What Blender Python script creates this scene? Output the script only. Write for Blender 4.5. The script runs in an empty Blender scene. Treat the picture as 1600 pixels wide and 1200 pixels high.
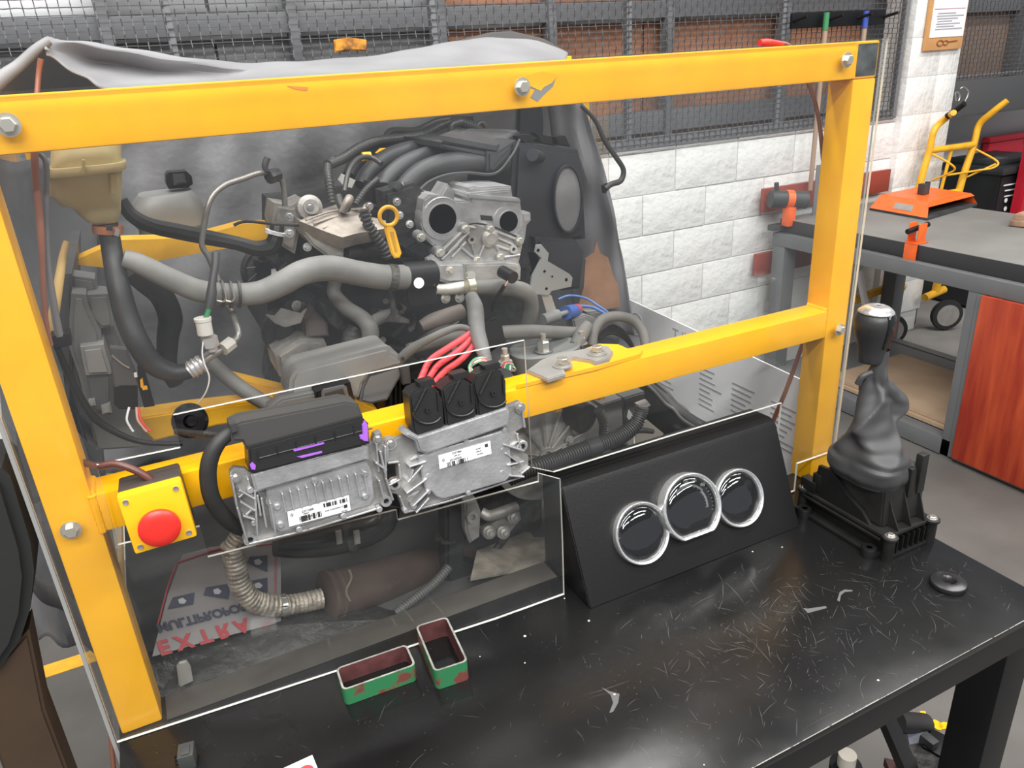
import bpy, bmesh, math, random
from mathutils import Vector, Matrix
random.seed(7)
C = bpy.context.scene.collection
CZ = 1.75                      # eye height above the workshop floor
F_PX = 1182.74
RM = Matrix(((0.89438541, -0.22096581, 0.38890725),
             (-0.44356605, -0.32607614, 0.83481944),
             (-0.05765318, -0.91915639, -0.38965068)))   # camera axes (right, down, forward) in world
# ---------------------------------------------------------------- camera
cam = bpy.data.objects.new('camera', bpy.data.cameras.new('camera')); C.objects.link(cam)
cam.data.sensor_width = 36; cam.data.lens = F_PX / 1600 * 36; cam.data.clip_start = .02
cr = RM.col[0]; cd = RM.col[1]; cf = RM.col[2]
cam.matrix_world = Matrix(((cr[0], -cd[0], -cf[0], 0), (cr[1], -cd[1], -cf[1], 0), (cr[2], -cd[2], -cf[2], CZ), (0, 0, 0, 1)))
bpy.context.scene.camera = cam
# ---------------------------------------------------------------- world, lights, exposure
S = bpy.context.scene
S.view_settings.view_transform = 'Standard'; S.view_settings.look = 'None'
S.view_settings.gamma = 1; S.view_settings.use_curve_mapping = False
S.view_settings.exposure = 0.0
w = bpy.data.worlds.new('world'); S.world = w; w.use_nodes = True
w.node_tree.nodes['Background'].inputs[0].default_value = (.82, .88, .96, 1)
w.node_tree.nodes['Background'].inputs[1].default_value = .38
def area(name, loc, size, size_y, power, rot=(0, 0, 0), col=(1, .985, .96)):
    l = bpy.data.lights.new(name, 'AREA'); l.shape = 'RECTANGLE'; l.size = size; l.size_y = size_y
    l.energy = power; l.color = col
    o = bpy.data.objects.new(name, l); C.objects.link(o); o.location = loc; o.rotation_euler = rot
for i_, (x_, y_, p_) in enumerate([(.1, .3, 100), (.6, 2.0, 110), (4.2, 1.2, 120), (-.6, -1.6, 180), (3.6, -1.8, 135), (-.8, -3.4, 200), (3.2, -3.6, 160), (-3.4, 0, 60)]):
    area('ceiling_strip_light' + ('.%03d' % i_ if i_ else ''), (x_, y_, 4.55), 3.4, .34, p_)

# ---------------------------------------------------------------- helpers
def V(x, y, z): return Vector((x, y, z + CZ))          # z counted from the eye height
def W(px, py, y=None, z=None, x=None):
    """point of the photograph's sight line through (px,py) at a given real depth y, height z or x (eye-relative)"""
    r = RM @ Vector((px - 800, py - 600, F_PX))
    k = y / r[1] if y is not None else (z / r[2] if z is not None else x / r[0])
    p = r * k
    return Vector((p.x, p.y, p.z + CZ))
def PXM(p):
    """metres per pixel at point p"""
    q = Vector((p.x, p.y, p.z - CZ)); return q.dot(cf) / F_PX
MATS = {}
def nt(m): return m.node_tree.nodes, m.node_tree.links
def mat(name, col, rough=.5, metal=0., spec=.5, noise=0, nscale=8, bump=0, bscale=60, col2=None, thr=None, coat=0, bdist=.002):
    if name in MATS: return MATS[name]
    m = bpy.data.materials.new(name); m.use_nodes = True; N, L = nt(m); b = N['Principled BSDF']
    b.inputs['Base Color'].default_value = (*col, 1); b.inputs['Roughness'].default_value = rough
    b.inputs['Metallic'].default_value = metal; b.inputs['Specular IOR Level'].default_value = spec
    b.inputs['Coat Weight'].default_value = coat
    tc = N.new('ShaderNodeTexCoord')
    if noise or col2:
        n = N.new('ShaderNodeTexNoise'); n.inputs['Scale'].default_value = nscale; n.inputs['Detail'].default_value = 6
        L.new(tc.outputs['Object'], n.inputs['Vector'])
        r = N.new('ShaderNodeValToRGB'); c2 = col2 or tuple(c * (1 - noise) for c in col)
        c1 = col if col2 else tuple(min(1, c * (1 + noise)) for c in col)
        r.color_ramp.elements[0].color = (*c1, 1); r.color_ramp.elements[1].color = (*c2, 1)
        a, d = thr or (.35, .65)
        r.color_ramp.elements[0].position = a; r.color_ramp.elements[1].position = d
        L.new(n.outputs['Fac'], r.inputs[0]); L.new(r.outputs[0], b.inputs['Base Color'])
    if bump:
        n2 = N.new('ShaderNodeTexNoise'); n2.inputs['Scale'].default_value = bscale; n2.inputs['Detail'].default_value = 4
        L.new(tc.outputs['Object'], n2.inputs['Vector'])
        bp = N.new('ShaderNodeBump'); bp.inputs['Strength'].default_value = bump; bp.inputs['Distance'].default_value = bdist
        L.new(n2.outputs['Fac'], bp.inputs['Height']); L.new(bp.outputs[0], b.inputs['Normal'])
    MATS[name] = m; return m
def clear(name, tint=(.97, .97, .97), haze=.03, hcol=(.8, .82, .84), rough=.02, refl=1., base=.022):
    m = bpy.data.materials.new(name); m.use_nodes = True; N, L = nt(m)
    N.remove(N['Principled BSDF']); out = N['Material Output']
    t = N.new('ShaderNodeBsdfTransparent'); t.inputs[0].default_value = (*tint, 1)
    g = N.new('ShaderNodeBsdfGlossy'); g.inputs['Roughness'].default_value = rough; g.inputs[0].default_value = (refl, refl, refl, 1)
    lw = N.new('ShaderNodeLayerWeight'); lw.inputs[0].default_value = .5
    pw = N.new('ShaderNodeMath'); pw.operation = 'POWER'; L.new(lw.outputs['Facing'], pw.inputs[0]); pw.inputs[1].default_value = 5
    f = N.new('ShaderNodeMapRange'); f.inputs[3].default_value = base; f.inputs[4].default_value = .8; L.new(pw.outputs[0], f.inputs[0])
    d = N.new('ShaderNodeBsdfDiffuse'); d.inputs[0].default_value = (*hcol, 1)
    m1 = N.new('ShaderNodeMixShader'); m2 = N.new('ShaderNodeMixShader')
    tc = N.new('ShaderNodeTexCoord'); n = N.new('ShaderNodeTexNoise'); n.inputs['Scale'].default_value = 5; n.inputs['Detail'].default_value = 8
    L.new(tc.outputs['Object'], n.inputs['Vector'])
    mp = N.new('ShaderNodeMapRange'); mp.inputs[1].default_value = .3; mp.inputs[2].default_value = .8
    mp.inputs[3].default_value = haze * .5; mp.inputs[4].default_value = haze * 1.8
    L.new(n.outputs['Fac'], mp.inputs[0]); L.new(mp.outputs[0], m1.inputs[0])
    L.new(t.outputs[0], m1.inputs[1]); L.new(d.outputs[0], m1.inputs[2])
    L.new(f.outputs[0], m2.inputs[0]); L.new(m1.outputs[0], m2.inputs[1]); L.new(g.outputs[0], m2.inputs[2])
    L.new(m2.outputs[0], out.inputs[0]); MATS[name] = m; return m

def link(name, bm, m, parent=None, smooth=False, mats=None):
    me = bpy.data.meshes.new(name); bmesh.ops.recalc_face_normals(bm, faces=bm.faces); bm.to_mesh(me); bm.free()
    for x in (mats or [m]): me.materials.append(x)
    if smooth:
        for p in me.polygons: p.use_smooth = True
        try: me.set_sharp_from_angle(angle=math.radians(38))
        except Exception: pass
    o = bpy.data.objects.new(name, me); C.objects.link(o)
    if parent: o.parent = parent
    return o
def root(name, label, cat, group=None, loc=None):
    o = bpy.data.objects.new(name, None); C.objects.link(o); o.empty_display_size = .05
    if loc is not None: o['_loc'] = 0
    o['label'] = label; o['category'] = cat
    if group: o['group'] = group
    return o
def tag(o, label, cat, group=None):
    o['label'] = label; o['category'] = cat
    if group: o['group'] = group
    return o
def structure(o): o['kind'] = 'structure'; return o
def add_box(bm, c, s, rot=None, bev=0):
    r = bmesh.ops.create_cube(bm, size=1); vs = r['verts']
    M = Matrix.Translation(c) @ (rot.to_4x4() if rot else Matrix.Identity(4)) @ Matrix.Diagonal((*s, 1))
    bmesh.ops.transform(bm, matrix=M, verts=vs)
    if bev:
        es = list({e for v in vs for e in v.link_edges})
        bmesh.ops.bevel(bm, geom=es, offset=bev, segments=2, affect='EDGES', profile=.6)
def box(name, c, s, m, parent=None, rot=None, bev=.002):
    bm = bmesh.new(); add_box(bm, c, s, rot, bev); return link(name, bm, m, parent, smooth=bev > 0)
def span(name, a, b, m, parent=None, bev=.002):
    """box between two opposite corners (x,y,z eye-relative)"""
    a = V(*a); b = V(*b); return box(name, (a + b) / 2, tuple(abs(b[i] - a[i]) for i in range(3)), m, parent, None, bev)
def add_prism(bm, pts, off, bev=0, seg=1):
    vs = [bm.verts.new(p) for p in pts]; f = bm.faces.new(vs)
    r = bmesh.ops.extrude_face_region(bm, geom=[f]); nv = [g for g in r['geom'] if isinstance(g, bmesh.types.BMVert)]
    bmesh.ops.translate(bm, verts=nv, vec=off)
    if bev:
        bm.normal_update(); allv = set(vs) | set(nv)
        es = [e for e in bm.edges if e.verts[0] in allv and e.verts[1] in allv and (e.verts[0] in vs and e.verts[1] in vs)]
        bmesh.ops.bevel(bm, geom=es, offset=bev, segments=seg + 1, affect='EDGES')
def plate(name, px, y, t, m, parent=None, bev=0, off=None, smooth=False):
    """a plate whose front outline stands at depth y (or per-corner depth), t metres thick going back"""
    bm = bmesh.new(); pts = [W(p[0], p[1], y=(p[2] if len(p) > 2 else y)) for p in px]
    add_prism(bm, pts, off or Vector((0, t, 0)), bev); return link(name, bm, m, parent, smooth=smooth or bev > 0)
def cat(pts, n=6):
    if len(pts) < 3: return pts
    out = []; P = [pts[0]] + list(pts) + [pts[-1]]
    for i in range(1, len(P) - 2):
        p0, p1, p2, p3 = P[i - 1:i + 3]
        for k in range(n):
            t = k / n
            out.append(tuple(.5 * ((2 * p1[j]) + (-p0[j] + p2[j]) * t + (2 * p0[j] - 5 * p1[j] + 4 * p2[j] - p3[j]) * t * t + (-p0[j] + 3 * p1[j] - 3 * p2[j] + p3[j]) * t ** 3) for j in range(len(p1))))
    out.append(tuple(pts[-1])); return out
def add_tube(bm, path, seg=12, corr=None, closed=False):
    """path: (x,y,z,r) world points; corr=(pitch, depth) makes a corrugated hose"""
    if corr:
        L = [0]
        for a, b in zip(path, path[1:]): L.append(L[-1] + (Vector(b[:3]) - Vector(a[:3])).length)
        n = int(L[-1] / corr[0] * 4); new = []; j = 0
        for i in range(n + 1):
            s = L[-1] * i / n
            while j < len(L) - 2 and L[j + 1] < s: j += 1
            t = (s - L[j]) / max(1e-9, L[j + 1] - L[j]); a = path[j]; b = path[j + 1]
            q = [a[k] + (b[k] - a[k]) * t for k in range(4)]
            q[3] *= (1 - corr[1] * (1 if i % 4 in (2, 3) else 0)); new.append(tuple(q))
        path = new
    P = [Vector(p[:3]) for p in path]; n = len(P); rings = []; up = None
    for i in range(n):
        if closed: t = P[(i + 1) % n] - P[i - 1]
        else: t = (P[min(i + 1, n - 1)] - P[max(i - 1, 0)])
        if t.length < 1e-9: t = Vector((0, 0, 1))
        t.normalize()
        if up is None: up = t.orthogonal().normalized()
        up = (up - t * up.dot(t)); up = up.normalized() if up.length > 1e-6 else t.orthogonal().normalized()
        s = t.cross(up); r = path[i][3]
        rings.append([bm.verts.new(P[i] + (up * math.cos(2 * math.pi * k / seg) + s * math.sin(2 * math.pi * k / seg)) * r) for k in range(seg)])
    for i in range(n if closed else n - 1):
        a = rings[i]; b = rings[(i + 1) % n]
        for k in range(seg): bm.faces.new((a[k], a[(k + 1) % seg], b[(k + 1) % seg], b[k]))
    if not closed: bm.faces.new(rings[0][::-1]); bm.faces.new(rings[-1])
def P4(pts):
    """(px,py,depth,r_px) -> world x,y,z,r"""
    o = []
    for p in pts:
        q = W(p[0], p[1], y=p[2]); o.append((q.x, q.y, q.z, p[3] * PXM(q)))
    return o
def hose(name, pts, m, parent=None, seg=14, corr=None, n=7, smooth=True):
    bm = bmesh.new(); add_tube(bm, cat(P4(pts), n), seg, corr); return link(name, bm, m, parent, smooth=smooth and not corr)
def rod(name, a, b, r, m, parent=None, seg=14, r2=None):
    bm = bmesh.new(); add_tube(bm, [(*a, r), (*b, r if r2 is None else r2)], seg); return link(name, bm, m, parent, smooth=True)
def basis(n, roll=None):
    n = n.normalized(); u = Vector((0, 0, 1)) if abs(n.z) < .9 else Vector((0, 1, 0))
    x = u.cross(n).normalized(); return Matrix((x, n.cross(x), n)).transposed()
def add_lathe(bm, prof, c, axis, seg=20):
    """profile [(r,h)] turned round axis at c"""
    B = basis(axis); rings = []
    for r, h in prof:
        rings.append([bm.verts.new(c + B @ Vector((r * math.cos(2 * math.pi * k / seg), r * math.sin(2 * math.pi * k / seg), h))) for k in range(seg)])
    for a, b in zip(rings, rings[1:]):
        for k in range(seg): bm.faces.new((a[k], a[(k + 1) % seg], b[(k + 1) % seg], b[k]))
    if prof[0][0] > 1e-6: bm.faces.new(rings[0])
    if prof[-1][0] > 1e-6: bm.faces.new(rings[-1])
    bmesh.ops.remove_doubles(bm, verts=[v for rr in (rings[0], rings[-1]) for v in rr], dist=1e-6)
def lathe(name, prof, c, axis, m, parent=None, seg=24):
    bm = bmesh.new(); add_lathe(bm, prof, c, Vector(axis), seg); return link(name, bm, m, parent, smooth=True)
def add_bolt(bm, c, axis, r, h=None, washer=True):
    h = h or r * .8; axis = Vector(axis).normalized()
    if washer: add_lathe(bm, [(0, 0), (r * 1.45, 0), (r * 1.45, r * .22), (0, r * .22)], c, axis, 16)
    add_lathe(bm, [(0, 0), (r, 0), (r, h * .85), (r * .85, h), (0, h)], c + axis * (r * .2), axis, 6)
def bolt(c, axis, r, m, parent, name='bolt', h=None, washer=True):
    bm = bmesh.new(); add_bolt(bm, c, axis, r, h, washer); return link(name, bm, m, parent)
def text(name, s, size, loc, ax, ay, m, parent=None, mirror=False, align='CENTER', bold=0):
    cu = bpy.data.curves.new(name, 'FONT'); cu.body = s; cu.size = size; cu.align_x = align; cu.extrude = .0002; cu.offset = bold
    cu.materials.append(m)
    o = bpy.data.objects.new(name, cu)
    ax = ax.normalized(); ay = (ay - ax * ay.dot(ax)).normalized(); az = ax.cross(ay)
    M = Matrix((ax, ay, az)).transposed().to_4x4(); M.translation = loc
    C.objects.link(o); bpy.context.view_layer.update()
    me = bpy.data.meshes.new_from_object(o); bpy.data.objects.remove(o)
    me.transform(M)
    o = bpy.data.objects.new(name, me); C.objects.link(o)
    if parent: o.parent = parent
    return o

# ---------------------------------------------------------------- materials
YEL = mat('yellow_paint', (1.0, .475, .003), .34, noise=.05, nscale=14, bump=.12, bscale=50, coat=.12)
YEL2 = mat('yellow_paint_worn', (.80, .42, .02), .42, noise=.1, nscale=20)
BLK = mat('black_plastic', (.008, .008, .009), .42, spec=.28, bump=.2, bscale=300, bdist=.0006)
BLKG = mat('black_gloss', (.012, .012, .013), .12)
DGR = mat('dark_plastic', (.045, .046, .048), .5, noise=.25, nscale=12)
DUST = mat('dusty_plastic', (.20, .195, .185), .62, noise=.18, nscale=10)
DUST2 = mat('dusty_rubber', (.16, .158, .152), .6, noise=.25, nscale=18, bump=.1)
RUB = mat('black_rubber', (.022, .022, .022), .55, noise=.2, nscale=20)
ALU = mat('cast_aluminium', (.50, .50, .505), .42, .7, noise=.18, nscale=25, bump=.35, bscale=180)
ALUD = mat('dusty_cast_aluminium', (.40, .385, .36), .5, .55, noise=.3, nscale=20, bump=.45, bscale=120)
ALUB = mat('warm_cast_metal', (.33, .29, .25), .5, .5, noise=.3, nscale=18, bump=.5, bscale=70)
STL = mat('steel', (.62, .60, .57), .3, .9)
ZNC = mat('zinc_bolt', (.66, .63, .55), .32, .8)
CHR = mat('chrome', (.95, .95, .95), .24, .85)
PLT = mat('dull_plate', (.42, .40, .375), .45, .5, noise=.1, nscale=20)
ENG = mat('engine_black', (.02, .02, .021), .6, noise=.5, nscale=30, bump=.8, bscale=60, bdist=.004)
DIRT = mat('dirty_dark_metal', (.055, .053, .05), .55, .3, noise=.6, nscale=40, bump=.9, bscale=80, bdist=.004)
RED = mat('red_plastic', (.72, .026, .018), .38, coat=.1)
PNK = mat('red_cable', (.74, .065, .075), .42)
BRN = mat('muffler_rust', (.085, .060, .050), .6, .2, noise=.3, nscale=9, bump=.3, bscale=90)
COP = mat('copper_pipe', (.30, .125, .085), .4, .3, noise=.15, nscale=10)
BRC = mat('brown_cable', (.10, .035, .028), .35)
LBL = mat('white_label', (.86, .86, .87), .5)
INK = mat('black_ink', (.03, .03, .03), .6)
TANK = mat('yellowed_tank', (.50, .43, .235), .4, noise=.08, nscale=12)
TARP = mat('grey_tarp', (.235, .235, .245), .55, noise=.12, nscale=5, bump=.15, bscale=60, bdist=.002)
TARPD = mat('dark_tarp', (.17, .17, .178), .5, noise=.2, nscale=6, bump=.35, bscale=18, bdist=.006)
ACR = clear('clear_acrylic', (.975, .98, .98), .010)
EDGE = mat('acrylic_edge', (.72, .72, .66), .3)  # glow of the polished edge put into a pale diffuse colour
LENS = clear('gauge_lens', (.93, .93, .93), .002, rough=.015, refl=1., base=.075)
EOR = mat('orange_paint', (.86, .135, .018), .4, noise=.08, nscale=20)
GRY = mat('grey_bench_paint', (.135, .14, .145), .5, noise=.08, nscale=5)
BTOP = mat('grey_bench_top', (.20, .195, .185), .55, noise=.1, nscale=4, bump=.1)
BSIDE = mat('black_bench_edge', (.03, .03, .032), .55)
WOOD = mat('plywood', (.42, .30, .20), .6, noise=.15, nscale=4)
GRN = mat('green_chipped_paint', (.03, .19, .075), .5, col2=(.17, .05, .04), nscale=24, thr=(.50, .55))
MAR = mat('maroon_rust', (.10, .035, .035), .55, noise=.3, nscale=30)

def redwood():
    m = bpy.data.materials.new('red_stained_wood'); m.use_nodes = True; N, L = nt(m); b = N['Principled BSDF']
    tc = N.new('ShaderNodeTexCoord'); mp = N.new('ShaderNodeMapping'); mp.inputs['Scale'].default_value = (8, 8, .9)
    n = N.new('ShaderNodeTexNoise'); n.inputs['Scale'].default_value = 3; n.inputs['Detail'].default_value = 7
    r = N.new('ShaderNodeValToRGB'); r.color_ramp.elements[0].color = (.30, .022, .008, 1); r.color_ramp.elements[1].color = (.52, .075, .02, 1)
    r.color_ramp.elements[0].position = .35; r.color_ramp.elements[1].position = .7
    L.new(tc.outputs['Object'], mp.inputs[0]); L.new(mp.outputs[0], n.inputs['Vector']); L.new(n.outputs['Fac'], r.inputs[0]); L.new(r.outputs[0], b.inputs['Base Color'])
    b.inputs['Roughness'].default_value = .5; return m
REDW = redwood()
def tabletop_mat():
    m = bpy.data.materials.new('scratched_black_table'); m.use_nodes = True; N, L = nt(m); b = N['Principled BSDF']
    tc = N.new('ShaderNodeTexCoord'); b.inputs['Roughness'].default_value = .22
    acc = None
    def noise(scale, detail=5, vec=None, dist=0):
        n = N.new('ShaderNodeTexNoise'); n.inputs['Scale'].default_value = scale; n.inputs['Detail'].default_value = detail; n.inputs['Distortion'].default_value = dist
        L.new(vec or tc.outputs['Object'], n.inputs['Vector']); return n
    def ramp(src, a, d, c0, c1):
        r = N.new('ShaderNodeValToRGB'); e = r.color_ramp.elements; e[0].position = a; e[1].position = d
        e[0].color = (*c0, 1); e[1].color = (*c1, 1); L.new(src, r.inputs[0]); return r
    sp = N.new('ShaderNodeTexVoronoi'); sp.inputs['Scale'].default_value = 130; L.new(tc.outputs['Object'], sp.inputs['Vector'])
    lt = N.new('ShaderNodeMath'); lt.operation = 'LESS_THAN'; L.new(sp.outputs['Distance'], lt.inputs[0]); lt.inputs[1].default_value = .06
    gp = noise(9); g = N.new('ShaderNodeMath'); g.operation = 'GREATER_THAN'; L.new(gp.outputs['Fac'], g.inputs[0]); g.inputs[1].default_value = .54
    mu = N.new('ShaderNodeMath'); mu.operation = 'MULTIPLY'; L.new(lt.outputs[0], mu.inputs[0]); L.new(g.outputs[0], mu.inputs[1])
    fm = N.new('ShaderNodeMath'); fm.operation = 'MULTIPLY'; L.new(mu.outputs[0], fm.inputs[0]); fm.inputs[1].default_value = .35
    b.inputs['Specular IOR Level'].default_value = .38
    base = ramp(noise(3.5, 8).outputs['Fac'], .35, .75, (.006, .006, .0065), (.014, .0138, .0138))
    mx = N.new('ShaderNodeMix'); mx.data_type = 'RGBA'; L.new(fm.outputs[0], mx.inputs[0]); L.new(base.outputs[0], mx.inputs[6]); mx.inputs[7].default_value = (.62, .62, .62, 1)
    L.new(mx.outputs[2], b.inputs['Base Color'])
    rr = N.new('ShaderNodeMapRange'); rr.inputs[1].default_value = .3; rr.inputs[2].default_value = .7; rr.inputs[3].default_value = .13; rr.inputs[4].default_value = .30
    L.new(noise(5, 8).outputs['Fac'], rr.inputs[0]); L.new(rr.outputs[0], b.inputs['Roughness'])
    bn = noise(7, 3); bp = N.new('ShaderNodeBump'); bp.inputs['Strength'].default_value = .25; bp.inputs['Distance'].default_value = .004
    L.new(bn.outputs['Fac'], bp.inputs['Height']); L.new(bp.outputs[0], b.inputs['Normal'])
    return m
TBL = tabletop_mat()
BLOCKM = mat('white_painted_block', (.78, .78, .76), .6, noise=.06, nscale=9, bump=.8, bscale=22, bdist=.010)
MORT = mat('white_painted_mortar', (.72, .72, .70), .7)
CONC = mat('concrete_floor', (.26, .25, .235), .6, noise=.25, nscale=2.5, bump=.3, bscale=40)
PAVE = mat('dark_grey_floor_coat', (.10, .094, .087), .6, noise=.2, nscale=2.5, bump=.25, bscale=40)

# ================================================================ SETTING
FL = -CZ
structure(span('ceiling', (-7, -7, 2.95), (9, 6.5, 3.0), mat('dark_roof', (.10, .10, .105), .8), bev=0))
fl = structure(span('floor', (-4, -2.5, FL - .1), (8, 6.2, FL), CONC, bev=0))
cf2 = structure(span('trim_1', (-4, -2.5, FL), (3.9, 3.0, FL + .004), PAVE, bev=0))
yl = structure(span('trim_2', (-1.6, 2.41, FL + .001), (-.45, 2.475, FL + .006), YEL2, bev=0))
YW = 3.11
wall = structure(span('wall_back', (-4, YW + .006, FL), (4.36, YW + .15, -.405), MORT, bev=0))
# painted blocks, each a piece of the wall
bm = bmesh.new(); add_box(bm, Vector((0, 0, 0)), (.386, .05, .195), None, .005); bmesh_src = link('block', bm, BLOCKM, wall, smooth=True)
first = True
zs = [-.632 - .2 * k for k in range(6)]
for r, zc in enumerate([-.532 - .2 * k for k in range(6)] + [-.418]):
    h = .192 if r < 6 else .026
    k0 = -5 if r < 6 else -5
    for k in range(-11, 11):
        x = 2.41 + .39 * k + (.195 if r % 2 else 0) - .195
        if x > 4.2: continue
        if first: o = bmesh_src; first = False
        else: o = bmesh_src.copy(); C.objects.link(o); o.parent = wall
        o.location = V(x, YW + .022 + random.uniform(-.002, .002), zc); o.scale = (1, 1, h / .192)
        o.rotation_euler = (0, 0, random.uniform(-.004, .004))
structure(span('wall_back_right', (4.36, 3.62, FL), (8, 3.7, -.405), MORT, bev=0)).name = 'wall_right_back'
# pillar between the two mesh windows
pil = structure(span('trim_3', (3.945, YW - .02, FL), (4.36, YW + .15, 1.2), MORT, bev=.004))
for k, z in enumerate([-1.5, -1.3, -1.1, -.9, -.70, -.50, -.30, -.10, .10, .30, .5]):
    o = bmesh_src.copy(); C.objects.link(o); o.parent = pil; o.location = V(4.065, YW - .02, z); o.scale = (.632, 1, 1.028)
    o = bmesh_src.copy(); C.objects.link(o); o.parent = pil; o.location = V(4.27, YW - .02, z); o.scale = (.432, 1, 1.028)

GRM = mat('grey_mesh_steel', (.10, .10, .105), .5, .3)
GRF = mat('grey_window_frame', (.17, .175, .185), .55)
BRK = mat('brown_shutter', (.36, .17, .10), .7, noise=.25, nscale=3, bump=.3)
GSH = mat('grey_shutter', (.22, .225, .23), .6, noise=.2, nscale=4)
WSH = mat('pale_shutter', (.75, .76, .78), .6)
def mesh_window(name, x0, x1, z0, z1, y, posts, rails, dx=.0345, dz=.0245, bot=.03):
    t = structure(bpy.data.objects.new(name, None)); C.objects.link(t)
    for x in posts: span('window_frame', (x - .013, y - .018, z0), (x + .013, y + .012, z1), GRF, t, .002)
    for z, h in rails: span('window_frame', (x0, y - .015, z - h / 2), (x1, y + .012, z + h / 2), GRF, t, .002)
    bm = bmesh.new(); n = int((x1 - x0) / dx)
    for i in range(n):
        x = x0 + dx * (i + .5); P = []; m = int((z1 - z0) / dz)
        for j in range(m + 1): P.append((x + random.uniform(-.0012, .0012), y - .02 + (.0028 if (i + j) % 2 else -.0028), z0 + dz * j + CZ, .0023))
        add_tube(bm, P, 4)
    for j in range(int((z1 - z0) / dz)):
        z = z0 + dz * (j + .5); P = []
        for i in range(n + 1): P.append((x0 + dx * i, y - .02 + (-.0028 if (i + j) % 2 else .0028), z + CZ + random.uniform(-.001, .001), .0023))
        add_tube(bm, P, 4)
    o = link('wire_mesh', bm, GRM, t); o['kind'] = 'stuff'
    return t
w1 = mesh_window('window_1', -1.9, 3.93, -.40, .50, YW, [-.74, .23, 1.2, 2.125, 3.04, 3.91], [(-.385, .05), (.485, .03)])
# second layer a hand behind: rails, posts and shutters seen through the mesh
for (xa, xb, m) in [(-1.9, .02, WSH), (.03, .40, GSH), (.41, 1.30, GSH), (1.31, 1.86, BRK), (1.87, 2.42, BRK), (2.43, 3.25, BRK), (3.26, 3.94, BRK)]:
    span('shutter', (xa, YW + .30, .245), (xb, YW + .32, .6), m if xa > 1.2 or xa < 0 else GSH, w1, 0)
    span('shutter', (xa, YW + .30, -.42), (xb, YW + .32, .15), (BRK if xa > 1.2 else GSH), w1, 0)
for z, h in [(.20, .075), (-.315, .10)]:
    span('rail', (-1.9, YW + .22, z - h / 2), (3.94, YW + .28, z + h / 2), GRF, w1, .004)
for x in (.03, .70, 1.32, 1.86, 2.52, 3.28): span('mullion', (x - .02, YW + .2, -.4), (x + .02, YW + .27, .6), GRF, w1, .003)
w2 = mesh_window('window_2', 4.36, 6.2, -.24, .50, YW + .02, [4.38, 5.28], [(-.23, .02)])
span('shutter', (4.3, YW + .26, -.3), (6.4, YW + .28, .8), mat('tan_shutter', (.27, .19, .15), .7, noise=.15, nscale=3), w2, 0)
span('rail', (4.3, YW + .2, .12), (6.4, YW + .25, .20), GRF, w2, .003)
for x in (5.25,): span('mullion', (x - .035, YW + .16, -.24), (x + .035, YW + .25, .8), GRF, w2, .003)
span('backing', (-2.2, YW + .33, -.5), (6.6, YW + .36, 1.2), GSH, w1, 0)
structure(span('wall_back_lower', (4.365, YW - .03, -.44), (6.4, YW + .02, -.245), mat('dark_grey_board', (.07, .072, .075), .6), bev=.003)).name = 'trim_4'

# ================================================================ BLACK TABLE
TZ = -.862
tb = root('steel_table', 'black scratched steel table carrying the yellow engine stand and the gauge box', 'table')
o = span('tabletop', (-.195, .52, TZ - .012), (1.195, 1.05, TZ), TBL, tb, .0015)
bm = bmesh.new(); rs_ = random.Random(21)
for i in range(620):
    if rs_.random() < .75: cx, cy = rs_.gauss(.80, .20), rs_.gauss(.66, .09)
    else: cx, cy = rs_.uniform(-.1, 1.19), rs_.uniform(.53, .97)
    if not (-.18 < cx < 1.18 and .53 < cy < .86 + (.1 if cx < .5 else 0)): continue
    L_ = min(.11, .004 + rs_.expovariate(1 / .013)); a0 = rs_.choice([.5, 2.3, 1.2, rs_.uniform(0, 3.1)]) + rs_.gauss(0, .3); cu_ = rs_.gauss(0, .4) if L_ > .02 else rs_.gauss(0, .15)
    wd = rs_.uniform(.00006, .00019) * (1.6 if rs_.random() < .06 else 1); n_ = 5; x_, y_ = cx, cy; prev = None
    for k in range(n_ + 1):
        a = a0 + cu_ * k / n_; w2_ = wd * math.sin(math.pi * (k + .3) / (n_ + .6)); nx_, ny_ = -math.sin(a) * w2_, math.cos(a) * w2_
        if x_ > 1.19 or y_ < .523: break
        cur = (bm.verts.new(V(x_ + nx_, y_ + ny_, TZ + .00012)), bm.verts.new(V(x_ - nx_, y_ - ny_, TZ + .00012)))
        if prev: bm.faces.new((prev[0], cur[0], cur[1], prev[1]))
        prev = cur; x_ += math.cos(a) * L_ / n_; y_ += math.sin(a) * L_ / n_
o = link('scratches', bm, mat('scratch_grey', (.13, .13, .13), .5), tb); o['kind'] = 'stuff'
for pts in ([(1255, 950), (1262, 951), (1290, 947), (1292, 950), (1262, 958)], [(1308, 938), (1312, 925), (1320, 921), (1332, 922), (1332, 924), (1320, 925), (1314, 930), (1312, 940)], [(940, 1074), (952, 1080), (968, 1084), (966, 1098), (958, 1112), (952, 1114), (958, 1098), (954, 1086)]):
    bm = bmesh.new(); add_prism(bm, [W(*p, z=TZ + .0002) for p in pts], Vector((0, 0, .0001))); link('chipped_patch', bm, mat('chip_grey', (.11, .11, .11), .5), tb)
bm = bmesh.new(); rs_ = random.Random(4); xx = -.19
while xx < 1.19:
    ln = rs_.uniform(.01, .06); ww = rs_.uniform(.0003, .0011)
    if xx > .25 or rs_.random() < .6: add_box(bm, V(min(xx + ln / 2, 1.19), .5205 + ww / 2, TZ + .0001), (ln, ww + .0004, .0003))
    xx += ln + rs_.uniform(0, .006)
o = link('worn_edge', bm, mat('worn_edge_steel', (.34, .34, .32), .4, .4), tb); o['kind'] = 'stuff'
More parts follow.
